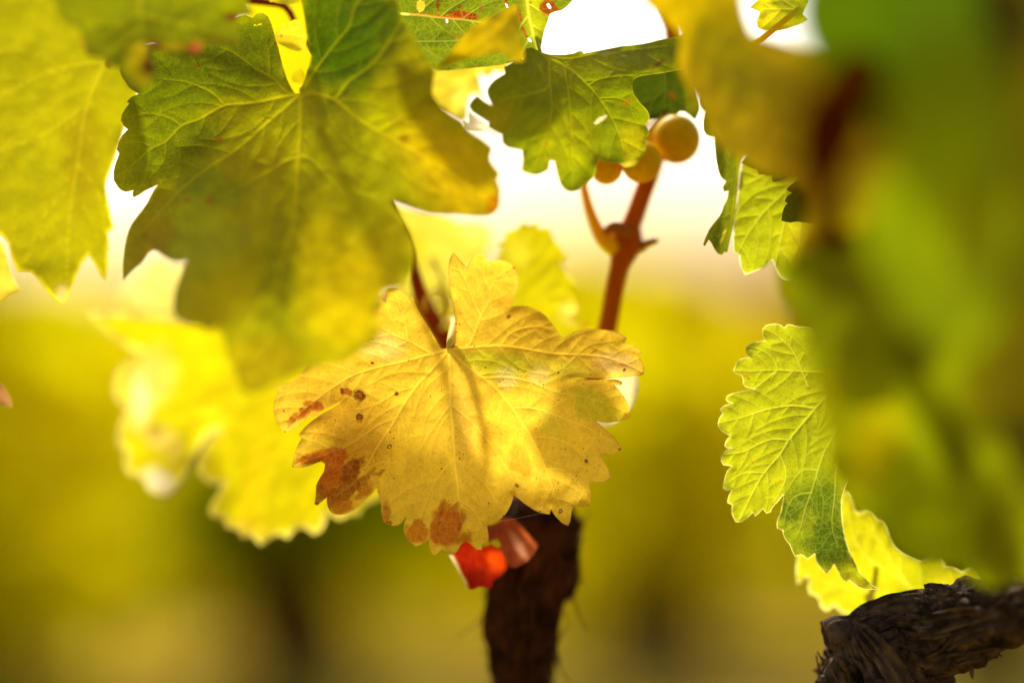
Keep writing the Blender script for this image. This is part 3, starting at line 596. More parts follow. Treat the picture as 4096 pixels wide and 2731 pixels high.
# ------------------------------------------------------------------ big green leaf hanging upper left
gl_o = V(1, (1880, 588), (1850, 588), (1815, 530), (1788, 460), (1765, 380), (1745, 300), (1722, 220), (1702, 150), (1682, 105), (1650, 82), (1612, 86), (1580, 112), (1540, 95), (1480, 110), (1400, 150), (1300, 200), (1200, 260), (1100, 300), (1000, 275), (900, 285), (800, 330),
    (752, 440), (785, 515), (820, 560), (868, 590), (825, 608), (795, 638), (810, 650), (785, 680), (765, 720), (757, 755), (775, 790), (800, 812), (765, 850), (742, 895), (731, 938), (747, 965), (727, 1020), (712, 1080), (715, 1130), (740, 1175), (790, 1205), (836, 1195), (829, 1225),
    (840, 1238), (870, 1225), (905, 1200), (945, 1180), (990, 1160), (960, 1200), (925, 1270), (870, 1345), (825, 1410), (795, 1490)) + \
    V(4, (783, 215), (774, 300), (768, 432), (800, 398), (850, 350), (890, 320), (930, 260), (960, 238), (990, 248), (1035, 285), (1100, 315), (1172, 308), (1150, 370), (1108, 450), (1088, 540), (1084, 620), (1115, 672), (1180, 700), (1250, 712), (1310, 742), (1350, 730), (1392, 762), (1412, 820),
    (1424, 925), (1468, 960), (1478, 1020), (1500, 1085), (1550, 1132), (1605, 1132)) + \
    V('F', (620, 890), (655, 875), (700, 850), (750, 840), (795, 830), (840, 800), (876, 768), (868, 730), (868, 690), (885, 668), (925, 655), (945, 620), (952, 575), (935, 520), (898, 463), (930, 474), (985, 492), (1060, 495), (1125, 497), (1146, 478)) + \
    V(2, (1098, 1240), (1100, 1190), (1080, 1130), (1095, 1090), (1062, 1050), (1035, 1000), (1052, 930), (980, 870), (905, 820), (860, 760), (780, 710), (710, 640), (672, 590), (680, 500), (692, 450), (660, 400), (600, 300), (540, 200), (480, 110), (450, -20), (430, -120), (-100, -120), (-170, -60), (-140, 60), (-125, 150), (-110, 250), (-100, 320), (-86, 352))
gl_v = [(V(1, (1885, 592), (1885, 700), (1882, 850), (1870, 1000), (1860, 1150), (1855, 1300), (1830, 1420), (1800, 1560)) + V('F', (640, 640), (625, 750), (590, 870)), (10, 3)),
    (V(1, (1885, 592), (1780, 610), (1640, 640), (1520, 655), (1410, 665), (1340, 700), (1250, 750), (1140, 790), (1040, 890), (940, 940), (840, 1030), (740, 1110)), (8, 2)),
    (V(1, (1885, 592), (1800, 580), (1720, 500), (1600, 430), (1520, 370), (1440, 320), (1380, 300)), (6, 2)), (V(1, (1690, 480), (1690, 380), (1670, 250)), (3, 1.5)), (V(1, (1408, 665), (1340, 590), (1240, 540), (1140, 510), (990, 495)), (5, 1.5)),
    (V(1, (1140, 790), (1060, 740), (930, 712), (780, 745)), (4, 1.5)), (V(1, (940, 920), (880, 890), (780, 900)), (3, 1.5)), (V(1, (1040, 890), (1030, 1000), (980, 1080)), (2.5, 1.2)),
    (V(1, (1885, 592), (1790, 680), (1660, 790), (1500, 930), (1330, 1040), (1180, 1150), (1030, 1300), (900, 1450)), (9, 3)),
    (V(2, (-100, 375), (0, 610), (60, 630)), (0.5, .5)), (V(1, (1885, 592), (1960, 585), (2100, 630)) + V(2, (200, 740), (320, 820), (520, 930), (800, 1100), (1060, 1300)), (11, 3)),
    (V(1, (1885, 592), (1940, 500), (2010, 400), (2100, 280), (2190, 170)) + V(2, (200, 30), (330, -80)), (8, 3)), (V(1, (2100, 630), (2200, 500)) + V(2, (200, 480), (330, 370), (470, 160), (520, 90)), (9, 3)),
    (V(1, (1880, 985), (1800, 1010), (1680, 1080), (1500, 1180), (1350, 1250)), (5, 2)), (V(1, (1885, 985), (1960, 1010), (2060, 1120), (2190, 1260)) , (5, 2)), (V(2, (340, 830), (480, 740), (650, 700)), (5, 2))]
gl_b = [('F', 800, 60, 150, 150, 0, (46, 72, 0), .95, .4, .4), ('F', 790, 140, 90, 120, 20, (52, 84, 4), .7, .5, .6), ('F', 470, 150, 240, 140, -20, (68, 84, 2), .9, .5, .6), ('F', 400, 330, 150, 90, -30, (84, 98, 4), .85, .6), ('F', 480, 430, 100, 60, 0, (116, 134, 0), .8, .6, .5),  # dark blobs at upper left put shade into the green
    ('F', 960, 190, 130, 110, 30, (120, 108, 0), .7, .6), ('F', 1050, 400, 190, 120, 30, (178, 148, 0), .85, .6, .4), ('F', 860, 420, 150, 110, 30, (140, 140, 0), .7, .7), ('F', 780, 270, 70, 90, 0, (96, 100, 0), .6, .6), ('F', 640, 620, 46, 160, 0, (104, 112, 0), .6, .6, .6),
    ('F', 800, 680, 120, 170, 15, (228, 208, 0), .9, .6, .4), ('F', 730, 560, 50, 130, 15, (210, 200, 0), .6, .6), ('F', 500, 680, 100, 110, 0, (176, 166, 0), .8, .6), ('F', 600, 840, 100, 80, 0, (160, 142, 0), .88, .6), ('F', 460, 560, 130, 110, 0, (158, 166, 0), .8, .6),
    ('F', 345, 560, 55, 90, 20, (140, 124, 0), .8, .5), ('F', 900, 560, 60, 90, 0, (140, 126, 0), .7, .5), ('F', 610, 370, 130, 50, -25, (160, 150, 8), .5, .7), ('F', 530, 250, 120, 30, -10, (128, 124, 0), .5, .6), ('F', 1135, 470, 22, 26, 0, (170, 100, 0), .8, .5),
    ('F', 480, 460, 10, 10, 0, (150, 90, 0), .7, .5), ('F', 930, 320, 14, 14, 0, (130, 80, 0), .6, .6), ('F', 505, 320, 9, 9, 0, (150, 84, 4), .7, .5), ('F', 430, 460, 8, 6, 0, (150, 90, 10), .7, .5), ('F', 455, 150, 7, 5, 50, (92, 40, 0), .9, .4)]
gl_b = [(x * 1.74149, y * 1.74149, rx * 1.74149, ry * 1.74149) + tuple(r) for (_, x, y, rx, ry, *r) in gl_b]
def FD(*p): return [(*V('F', (a, b))[0], d) for a, b, d in p]
leaf('large green leaf shading to yellow at its hanging lobes, pale nerves fanning from its stalk', gl_o, FD((695, 210, .768), (275, 300, .778), (300, 440, .777), (610, 50, .779), (450, 200, .778), (430, 320, .777), (370, 430, .772), (700, 0, .762), (880, -40, .752), (980, 180, .742), (1140, 470, .742), (1060, 290, .742),
    (900, 640, .728), (870, 700, .720), (570, 890, .702), (480, 430, .752), (420, 640, .722), (430, 560, .738), (295, 620, .760), (310, 520, .764), (560, 320, .766), (690, 450, .745)),
    gl_v, (150, 150, 4), gl_b, mat=M_green, step=24, sub=2, gap=105, seed=2, edge=(150, 140, 20), edgew=3, wav=.0014, fold=.0007, vary=.22,
    holes=[V('s', (1019, 98), (1026, 104), (1032, 97), (1048, 96), (1047, 100), (1030, 102), (1028, 105), (1017, 106), (1015, 100))],
    petiole=W('F', (694, 208, .769, 15), (706, 198, .776, 18), (740, 180, .79, 17), (775, 185, .812, 17)), petmat=M_stalk)

# small pale lobes and leaves seen through the notch above its stalk
sm = lambda *p: V('s', *p)
leaf('small yellow green leaf tip seen through the notch of the large green leaf', sm((1101, 134), (1115, 112), (1140, 95), (1165, 85), (1178, 79), (1215, 90), (1230, 140), (1220, 195), (1195, 206), (1170, 203), (1135, 186), (1108, 170)), FD((640, 80, .79), (690, 60, .79), (690, 110, .792)),
    [(sm((1215, 150), (1160, 140), (1110, 140)), (2, 1))], (190, 172, 20), [(1105, 155, 14, 26, 0, (206, 150, 10), .8, .6), (1125, 145, 4, 6, 0, (110, 40, 0), 1, .3)], mat=M_lime, step=12, sub=1, auto=False, seed=3)
leaf('olive leaf tip just above the stalk joint of the large green leaf', sm((1167, 306), (1180, 287), (1205, 272), (1220, 300), (1218, 336), (1190, 334), (1168, 328)), FD((675, 175, .80), (700, 170, .80), (690, 190, .802)), [], (165, 150, 8), mat=M_soft, step=10, sub=1, auto=False, seed=4)
leaf('narrow toothed yellow green leaf edge at the top beside the red cane', sm((1070, -10), (1080, 10), (1100, 12), (1120, 17), (1140, 17), (1160, 20), (1200, 10), (1200, -60), (1080, -60)), FD((620, 0, .79), (680, 5, .79), (650, -30, .792)), [], (206, 190, 20), [(1090, 12, 7, 4, 0, (110, 60, 0), .9, .4)], mat=M_lime, step=10, sub=1, auto=False, seed=5)
leaf('bright yellow blurred leaf glowing behind the notch of the large green leaf', V('F', (560, -60), (540, 20), (570, 120), (600, 230), (640, 290), (740, 300), (800, 200), (790, 60), (760, -60)), FD((560, 0, .98), (800, 0, .99), (640, 280, .97)), [], (226, 208, 0), [], mat=M_soft, step=30, sub=1, auto=False, seed=6)

# ------------------------------------------------------------------ upper left leaves
tl_o = V(1, (320, -90), (345, 20), (362, 90), (400, 140), (450, 162), (498, 170), (514, 200), (500, 236), (522, 280), (530, 330), (556, 356), (600, 360), (650, 374), (690, 410), (728, 432), (762, 446), (780, 480), (800, 520), (840, 552), (885, 566), (932, 545), (962, 500), (975, 460), (960, 400), (922, 360),
    (900, 325), (950, 296), (1010, 318), (1100, 332), (1180, 325), (1235, 350), (1262, 310), (1290, 272), (1350, 262), (1420, 280), (1455, 300), (1490, 268), (1502, 200), (1478, 140), (1510, 105), (1560, 98), (1592, 90), (1560, 20), (1530, -90))
leaf('green leaf at the top edge with dark purple and brown burns along its lower margin', tl_o, FD((200, -60, .722), (600, -60, .73), (330, 200, .716), (580, 55, .74), (520, 170, .73), (240, 110, .722)), [(V(1, (880, -80), (882, 100), (885, 250), (880, 420)), (9, 3)), (V(1, (880, 60), (780, 160), (680, 240)), (5, 2)), (V(1, (885, 100), (1050, 140), (1300, 200)), (5, 2))],
    (104, 108, 2), [(600, 60, 160, 60, 0, (88, 94, 0), .7, .6), (560, 262, 60, 90, 0, (150, 132, 0), .8, .5), (640, 190, 150, 16, 0, (198, 164, 20), .8, .6), (870, 175, 60, 22, 0, (176, 130, 30), .7, .6), (602, 262, 36, 44, -20, (60, 14, 12), 1, .4), (612, 192, 40, 24, 0, (110, 44, 30), .95, .5), (775, 195, 46, 26, -20, (150, 70, 30), 1, .5),
    (590, 225, 16, 26, 0, (130, 60, 20), .8, .5), (925, 70, 30, 22, 0, (96, 50, 0), .95, .6), (950, 175, 18, 14, 0, (170, 100, 30), .8, .5), (330, 190, 14, 40, -20, (170, 110, 30), .8, .5), (425, 250, 30, 8, 30, (170, 110, 30), .7, .5)], mat=M_green, step=26, sub=1, gap=110, seed=7, wav=.0015, vary=.15)

yl_o = V('F', (-170, -90), (120, -90), (240, -40), (285, 60), (306, 150), (316, 215), (288, 290), (262, 370), (246, 410), (243, 430), (250, 470), (256, 500), (262, 522), (248, 534), (250, 556), (252, 572), (247, 575), (249, 600), (243, 642), (232, 632), (218, 605), (204, 584), (190, 600), (172, 640),
    (155, 680), (146, 700), (128, 688), (100, 655), (72, 624), (42, 622), (30, 598), (18, 556), (4, 540), (-60, 500), (-170, 420))
leaf('big yellow green leaf hanging down the left edge, with two pointed lower tips', yl_o, FD((-150, 0, .825), (250, 0, .812), (150, 690, .80), (240, 630, .806), (0, 300, .81)), [(V('F', (245, 140), (200, 245), (178, 380), (160, 500), (150, 690)), (9, 3)), (V('F', (188, 250), (100, 310), (0, 350), (-100, 400)), (6, 2)),
    (V('F', (245, 140), (120, 165), (0, 225), (-120, 290)), (8, 2)), (V('F', (178, 380), (230, 450), (243, 620)), (5, 2)), (V('F', (170, 420), (100, 500), (60, 600)), (4, 2))], (152, 146, 2), [(80, 60, 260, 160, 0, (162, 156, 4), .6, .7), (330, 640, 90, 260, 0, (136, 120, 0), .7, .7), (90, 800, 160, 160, 0, (152, 146, 4), .5, .7), (250, 1180, 30, 50, 0, (240, 206, 130), .5, .7)],
    mat=M_soft, step=30, sub=1, gap=120, seed=8, edge=(224, 206, 30), edgew=8, wav=.0014, fold=.0004, petiole=W('F', (245, 140, .812, 14), (280, 60, .81, 14), (330, -40, .81, 14)), petmat=M_gstalk)
leaf('pale peach leaf tip at the left edge under the yellow green leaf', V('F', (-90, 510), (0, 552), (14, 585), (28, 635), (46, 664), (22, 676), (2, 692), (-90, 720)), FD((-60, 600, .81), (0, 560, .81), (40, 660, .806)), [], (236, 200, 60), [(0, 1050, 60, 60, 0, (226, 180, 30), .6, .7)], mat=M_soft, step=16, sub=1, auto=False, seed=9)
leaf('tiny curled brown leaf tip poking in at the left edge', V('F', (-60, 860), (0, 880), (16, 900), (28, 926), (26, 936), (8, 930), (-60, 915)), FD((-50, 880, .81), (0, 890, .81), (28, 930, .81)), [], (168, 120, 66), mat=M_dry, step=10, sub=1, auto=False, seed=10)

# ------------------------------------------------------------------ upper middle: torn leaf, folded flap, green leaf over the grapes
tm_o = V(2, (280, -120), (1640, -120), (1600, -40), (1556, 0), (1520, 40), (1480, 68), (1440, 76), (1412, 90), (1400, 130), (1375, 200), (1360, 270), (1352, 330), (1310, 330), (1250, 360), (1150, 400), (900, 430), (720, 445), (690, 440), (560, 370), (450, 240), (360, 140), (310, 92))
leaf('insect torn lime green leaf at the top with dark red brown scorched nerves and holes', tm_o, [(*V(2, (450, 0))[0], .785), (*V(2, (1600, -60))[0], .79), (*V(2, (1350, 320))[0], .79), (*V(2, (700, 430))[0], .792), (*V(2, (950, 150))[0], .782)],
    [(V(2, (465, 90), (600, 100), (740, 115), (860, 125), (960, 140), (1100, 160)), (6, 4)), (V(2, (460, 262), (620, 262), (800, 258), (900, 250)), (3, 2)), (V(2, (1262, -100), (1270, 40), (1290, 160), (1330, 310)), (9, 7))], (96, 108, 3),
    [(*V(2, (1320, 60))[0], 60, 130, 0, (158, 158, 6), .85, .6), (*V(2, (560, 30))[0], 70, 60, 0, (84, 100, 2), .7, .6), (*V(2, (650, 250))[0], 140, 40, 0, (72, 88, 4), .8, .5), (*V(2, (860, 98))[0], 70, 18, 7, (124, 44, 4), 1, .25, .5), (*V(2, (620, 95))[0], 90, 5, 5, (170, 96, 20), .9, .4),
     (*V(2, (500, 90))[0], 22, 5, 5, (230, 196, 90), .9, .4), (*V(2, (708, 35))[0], 9, 30, 0, (110, 44, 4), .9, .4), (*V(2, (770, 108))[0], 60, 7, 5, (150, 60, 6), .9, .3, .9), (*V(2, (1215, 80))[0], 9, 44, -20, (130, 50, 4), .9, .4), (*V(2, (1250, 200))[0], 7, 40, -25, (130, 44, 4), .9, .4), (*V(2, (1400, 45))[0], 36, 34, 0, (120, 36, 4), .95, .3, .7),
     (*V(2, (1440, 60))[0], 22, 12, -10, (120, 36, 4), .9, .4), (*V(2, (1135, 20))[0], 8, 24, 0, (120, 44, 4), .9, .4), (*V(2, (830, 225))[0], 34, 5, 5, (130, 60, 4), .8, .4), (*V(2, (975, 50))[0], 6, 22, -15, (120, 50, 4), .8, .5), (*V(2, (850, 45))[0], 12, 9, 0, (120, 50, 4), .8, .5), (*V(2, (1288, 20))[0], 6, 6, 0, (110, 40, 4), .9, .4),
     (*V(2, (600, 40))[0], 22, 34, 0, (100, 90, 10), .8, .15)], mat=M_lime, step=15, sub=2, gap=80, seed=11, wav=.0012,
    holes=[V(2, (578, 10), (600, -2), (622, 14), (628, 45), (612, 74), (592, 80), (576, 55)), V(2, (1388, 28), (1402, 22), (1420, 44), (1416, 58), (1400, 50)), V(2, (1128, 22), (1142, 28), (1152, 52), (1140, 52)), V(2, (1270, 240), (1286, 246), (1296, 264), (1280, 262)), V(2, (755, 124), (768, 122), (774, 142), (762, 146))])
leaf('plain olive gold leaf flap folded forward under the torn leaf', V(2, (1080, 90), (1160, 45), (1205, 28), (1212, 100), (1228, 200), (1246, 300), (1250, 390), (1180, 388), (1128, 338), (1078, 330), (1000, 345), (905, 366), (800, 400), (700, 442), (720, 405), (790, 330), (880, 210), (980, 130)),
    [(*V(2, (1200, 40))[0], .748), (*V(2, (1240, 380))[0], .745), (*V(2, (700, 440))[0], .755), (*V(2, (950, 260))[0], .742)], [(V(2, (1200, 60), (1080, 200), (760, 410)), (3, 1.5))], (176, 148, 4), [(*V(2, (1180, 240))[0], 60, 90, 0, (132, 118, 0), .7, .6)], mat=M_green, step=22, sub=1, auto=False, seed=12)
gm_o = V(2, (1352, 326), (1395, 340), (1460, 346), (1560, 336), (1590, 322), (1612, 320), (1622, 336), (1700, 322), (1850, 292), (2000, 275), (2100, 250), (2200, 232), (2310, 200), (2420, 230), (2440, 330), (2350, 410), (2220, 440), (2080, 465), (1985, 478), (1940, 500), (1926, 540), (1942, 600), (1985, 655),
    (2022, 695), (2036, 740), (2012, 782), (2036, 835), (2014, 880), (2012, 940), (1985, 995), (1945, 1040), (1920, 1046), (1882, 1052), (1850, 1032), (1800, 1022), (1755, 1016), (1718, 1000), (1700, 1050), (1690, 1108), (1640, 1150), (1600, 1190), (1540, 1205), (1500, 1185), (1468, 1130), (1450, 1060),
    (1440, 1012), (1412, 1008), (1402, 1068), (1330, 1098), (1270, 1090), (1230, 1070), (1240, 1005), (1236, 945), (1190, 935), (1140, 925), (1113, 900), (1108, 845), (1075, 832), (1020, 800), (1028, 772), (965, 732), (920, 700), (900, 668), (920, 630), (955, 600), (1000, 636), (1048, 662), (1022, 605), (1018, 560),
    (1060, 505), (1128, 462), (1120, 420), (1160, 400), (1200, 372), (1248, 370), (1240, 340), (1262, 305), (1300, 300))
leaf('arched green leaf in the upper middle whose edge covers the grapes, with a bleached fleck', gm_o, [(*V(2, (1350, 330))[0], .782), (*V(2, (1000, 640))[0], .758), (*V(2, (1150, 900))[0], .755), (*V(2, (1200, 380))[0], .77), (*V(2, (1560, 1190))[0], .760), (*V(2, (1960, 1030))[0], .768), (*V(2, (2020, 740))[0], .775), (*V(2, (2300, 320))[0], .788), (*V(2, (1980, 460))[0], .775), (*V(2, (1900, 300))[0], .788), (*V(2, (1700, 600))[0], .776), (*V(2, (1400, 700))[0], .762)],
    [(V(2, (1352, 328), (1405, 385), (1406, 450), (1411, 515), (1385, 560), (1250, 600), (1100, 640)), (6, 2)), (V(2, (1375, 355), (1450, 390), (1540, 440), (1650, 540), (1720, 620), (1780, 710), (1830, 810), (1880, 950)), (7, 2.5)), (V(2, (1352, 330), (1500, 372), (1700, 340), (1900, 320), (2150, 290)), (4, 2)), (V(2, (1411, 515), (1420, 700), (1370, 900), (1310, 1070)), (4, 2)),
     (V(2, (1500, 420), (1530, 600), (1545, 800), (1550, 1000), (1560, 1180)), (4, 2)), (V(2, (1650, 540), (1720, 500), (1850, 480), (1930, 480)), (3, 1.5)), (V(2, (1720, 620), (1850, 620), (1980, 700)), (3, 1.5))], (118, 130, 4),
    [(*V(2, (1230, 700))[0], 120, 170, 20, (116, 128, 0), .75, .6), (*V(2, (1500, 900))[0], 160, 130, 0, (150, 150, 0), .6, .6), (*V(2, (1750, 400))[0], 260, 60, -5, (150, 156, 24), .6, .6), (*V(2, (2000, 340))[0], 160, 60, -5, (120, 134, 30), .6, .6), (*V(2, (1930, 900))[0], 60, 100, 0, (190, 178, 10), .7, .6), (*V(2, (1900, 1035))[0], 60, 16, -10, (232, 216, 60), .8, .6),
     (*V(2, (1725, 752))[0], 32, 10, -35, (240, 220, 160), 1, .2, .8), (*V(2, (1895, 640))[0], 24, 10, -40, (156, 96, 14), .8, .4, .9), (*V(2, (2095, 400))[0], 36, 9, -35, (120, 80, 24), .8, .5, .8), (*V(2, (1388, 905))[0], 6, 8, 0, (130, 76, 0), .9, .4), (*V(2, (1548, 880))[0], 5, 7, 0, (130, 76, 0), .9, .4), (*V(2, (1085, 740))[0], 100, 90, 0, (150, 132, 0), .6, .7)],
    mat=M_green, step=18, sub=2, gap=85, seed=13, wav=.0016, fold=.0008, edge=(186, 176, 40), edgew=3, petiole=W(2, (1352, 330, .782, 20), (1325, 240, .788, 22), (1295, 120, .80, 24), (1275, 0, .812, 26), (1270, -120, .825, 28), (1262, -185, .826, 28)), petmat=M_gstalk)
leaf('bright pale yellow leaf behind the gap left of the arched green leaf', V(2, (540, 300), (520, -80), (720, -80), (760, 200), (800, 380), (900, 362), (1000, 345), (1100, 332), (1185, 382), (1150, 430), (1120, 470), (1062, 448), (1040, 492), (1005, 485), (968, 462), (985, 560), (1012, 642), (980, 620), (950, 590), (915, 605), (900, 650), (892, 740), (868, 772), (780, 730), (600, 640), (560, 480)),
    [(*V(2, (620, -60))[0], .85), (*V(2, (600, 420))[0], .845), (*V(2, (1180, 380))[0], .835), (*V(2, (870, 770))[0], .835)], [(V(2, (1100, 360), (900, 500), (700, 600)), (4, 2))], (226, 204, 50), [(*V(2, (880, 640))[0], 60, 90, 0, (250, 236, 90), .7, .7), (*V(2, (1010, 580))[0], 10, 60, -25, (250, 245, 230), 1, .5)], mat=M_soft, step=18, sub=1, seed=14)
leaf('shreds of almost white papery leaf edge between the two green leaves', V(2, (862, 765), (900, 770), (905, 700), (940, 725), (1000, 770), (1030, 800), (1100, 832), (1040, 840), (1010, 830), (930, 826), (870, 815)), [(*V(2, (870, 790))[0], .80), (*V(2, (1100, 830))[0], .80), (*V(2, (905, 700))[0], .80)], [], (246, 236, 200), mat=M_soft, step=12, sub=1, auto=False, seed=15)
dg_o = V(2, (1900, 460), (1980, 430), (2100, 400), (2250, 400), (2310, 500), (2335, 600), (2350, 680), (2322, 752), (2285, 722), (2255, 700), (2225, 700), (2195, 722), (2160, 716), (2140, 690), (2120, 700), (2090, 738), (2045, 748), (1985, 740), (1930, 650))
leaf('very dark green leaf, shade put into its colour, just above the biggest grape', dg_o, [(*V(2, (1900, 460))[0], .80), (*V(2, (2340, 500))[0], .795), (*V(2, (2320, 740))[0], .80), (*V(2, (2040, 740))[0], .80)], [(V(2, (2130, 420), (2140, 560), (2130, 690)), (4, 2)), (V(2, (2140, 560), (2220, 640), (2320, 730)), (3, 2)), (V(2, (2135, 560), (2060, 640), (2040, 730)), (3, 2))],
    (64, 78, 8), [(*V(2, (2300, 620))[0], 36, 90, 0, (116, 112, 8), .8, .6), (*V(2, (2175, 600))[0], 20, 30, -20, (110, 70, 10), .6, .6, .8)], mat=M_dark, step=18, sub=2, gap=60, seed=16)  # shade is in the dark base and the low transmission

# ------------------------------------------------------------------ leaves behind the middle
leaf('glowing yellow toothed leaf behind, between the spotted leaf and the cane', V('F', (1100, 640), (1142, 590), (1150, 565), (1140, 555), (1158, 548), (1160, 530), (1186, 522), (1200, 506), (1214, 515), (1232, 508), (1240, 522), (1262, 520), (1272, 545), (1285, 560), (1302, 585), (1288, 598), (1300, 625), (1328, 656), (1308, 664), (1318, 690), (1326, 712), (1312, 722), (1338, 742), (1360, 748), (1330, 775), (1250, 800), (1150, 780)),
    FD((1140, 560, .842), (1200, 510, .842), (1350, 750, .842), (1150, 750, .838)), [(V('F', (1150, 790), (1190, 680), (1225, 520)), (6, 2)), (V('F', (1170, 730), (1250, 690), (1315, 660)), (4, 2))], (178, 168, 6), [(2160, 1240, 60, 30, 10, (204, 188, 0), .7, .7), (2290, 1250, 60, 50, 0, (232, 206, 90), .7, .7), (2340, 1300, 22, 10, 0, (200, 96, 20), .9, .5), (2060, 1010, 80, 80, 0, (214, 200, 50), .5, .7)], mat=M_soft, step=22, sub=1, seed=17)
leaf('pale hazy yellow green leaf farther behind the big green leaf and the spotted one', V('F', (860, 440), (905, 462), (950, 474), (1030, 490), (1052, 508), (1092, 500), (1126, 518), (1120, 560), (1080, 600), (1100, 640), (1060, 680), (1000, 650), (980, 700), (930, 680), (900, 600)), FD((860, 450, .90), (1120, 520, .90), (950, 680, .90)), [(V('F', (880, 460), (960, 560), (1000, 660)), (5, 2))],
    (200, 188, 60), [(1640, 1000, 90, 90, 0, (190, 176, 10), .8, .7), (1900, 900, 60, 60, 0, (198, 204, 110), .8, .6)], mat=M_soft, step=26, sub=1, seed=18)
bl_o = V('F', (200, 720), (262, 716), (330, 722), (420, 728), (520, 700), (560, 610), (600, 560), (680, 520), (740, 540), (800, 520), (850, 600), (860, 700), (830, 780), (900, 880), (930, 1000), (900, 1110), (868, 1148), (840, 1160), (825, 1186), (800, 1184), (780, 1194), (752, 1178), (740, 1215), (722, 1228), (700, 1212), (680, 1214), (662, 1236), (640, 1226), (615, 1240), (598, 1252), (575, 1228), (556, 1236),  # hidden upper part extended behind the green leaf to shade the spotted one
    (545, 1214), (520, 1212), (512, 1190), (484, 1182), (482, 1165), (500, 1135), (512, 1108), (488, 1112), (462, 1092), (455, 1070), (470, 1030), (500, 985), (470, 1010), (445, 1060), (420, 1100), (392, 1134), (365, 1138), (340, 1122), (325, 1096), (296, 1088), (286, 1064), (290, 1035), (270, 1020), (275, 980), (292, 940), (265, 915), (262, 880), (270, 850),
    (300, 822), (330, 810), (300, 800), (262, 780))
leaf('broad lemon yellow leaf out of focus at lower left, pale toothed margin, greyish spots', bl_o, FD((250, 760, .875), (270, 900, .872), (380, 1130, .865), (600, 1240, .85), (820, 1180, .848), (900, 900, .86), (500, 780, .872), (700, 540, .865)),
    [(V('F', (760, 830), (620, 900), (480, 950), (330, 980), (280, 1000)), (7, 3)), (V('F', (760, 830), (680, 980), (620, 1100), (600, 1230)), (8, 3)), (V('F', (760, 830), (780, 980), (770, 1180)), (5, 2)), (V('F', (560, 925), (480, 1030), (380, 1120)), (5, 2))], (206, 192, 2),
    [(600, 1500, 110, 130, 20, (232, 208, 90), .75, .6), (640, 1760, 70, 60, 0, (210, 180, 80), .8, .7, 1.2), (620, 1720, 30, 40, 0, (150, 120, 50), .7, .6, 1.2), (700, 1800, 40, 80, 0, (215, 185, 70), .6, .7, 1), (640, 1930, 80, 60, 30, (252, 240, 200), .8, .6), (560, 1600, 50, 120, 0, (250, 232, 170), .6, .7),
     (1030, 1900, 60, 220, 10, (232, 204, 0), .6, .7), (850, 1700, 90, 120, 0, (246, 220, 20), .6, .7), (520, 1290, 130, 50, 0, (230, 196, 10), .8, .7), (720, 1340, 150, 60, 10, (238, 206, 0), .6, .6), (1000, 2120, 90, 40, 10, (230, 196, 40), .6, .6), (820, 1850, 20, 60, 20, (196, 170, 40), .6, .7)], mat=M_soft, step=26, sub=1, seed=19, edge=(240, 222, 110), edgew=14, wav=.0011, fold=.0004)
leaf('hazy cream yellow leaf behind the left gap under the green leaf', V('F', (280, 690), (286, 660), (300, 640), (330, 600), (352, 578), (392, 592), (420, 604), (440, 640), (440, 720), (400, 726), (340, 712)), FD((280, 690, .95), (430, 600, .95), (420, 720, .945)), [], (240, 222, 120), [(660, 1200, 60, 40, 0, (226, 196, 40), .7, .7)], mat=M_soft, step=20, sub=1, auto=False, seed=20)
leaf('pale leaf edge showing behind the right margin of the spotted leaf', V('F', (1400, 850), (1450, 850), (1468, 872), (1462, 910), (1445, 945), (1420, 968), (1390, 982), (1350, 960)), FD((1380, 860, .80), (1460, 870, .80), (1400, 970, .80)), [], (250, 232, 160), mat=M_soft, step=16, sub=1, auto=False, seed=21)
# dry red and brown leaves under it
leaf('scarlet curled dry leaf below the spotted leaf, with a pale left edge', V('c', (370, 600), (430, 560), (470, 480), (540, 500), (620, 540), (700, 520), (770, 570), (805, 660), (815, 690), (790, 720), (760, 760), (710, 790), (690, 850), (640, 850), (600, 840), (560, 860), (520, 860), (490, 820), (450, 740), (410, 670)),
    [(*V('c', (380, 600))[0], .806), (*V('c', (530, 850))[0], .80), (*V('c', (800, 680))[0], .812), (*V('c', (600, 500))[0], .80), (*V('c', (600, 680))[0], .808)], [(V('c', (560, 480), (580, 650), (600, 830)), (4, 2)), (V('c', (570, 560), (500, 700), (520, 820)), (3, 1.5)), (V('c', (570, 560), (680, 640), (760, 700)), (3, 1.5)), (V('c', (578, 650), (650, 740), (670, 830)), (3, 1.5))], (150, 24, 2), [(*V('c', (520, 640))[0], 60, 90, 20, (150, 22, 4), .8, .6), (*V('c', (400, 640))[0], 10, 90, -28, (236, 220, 150), .95, .4, .1), (*V('c', (460, 750))[0], 8, 70, -28, (232, 214, 140), .9, .4, .1),
    (*V('c', (740, 650))[0], 50, 60, 0, (240, 80, 10), .8, .6)], mat=M_dry, step=12, sub=1, auto=False, seed=22)
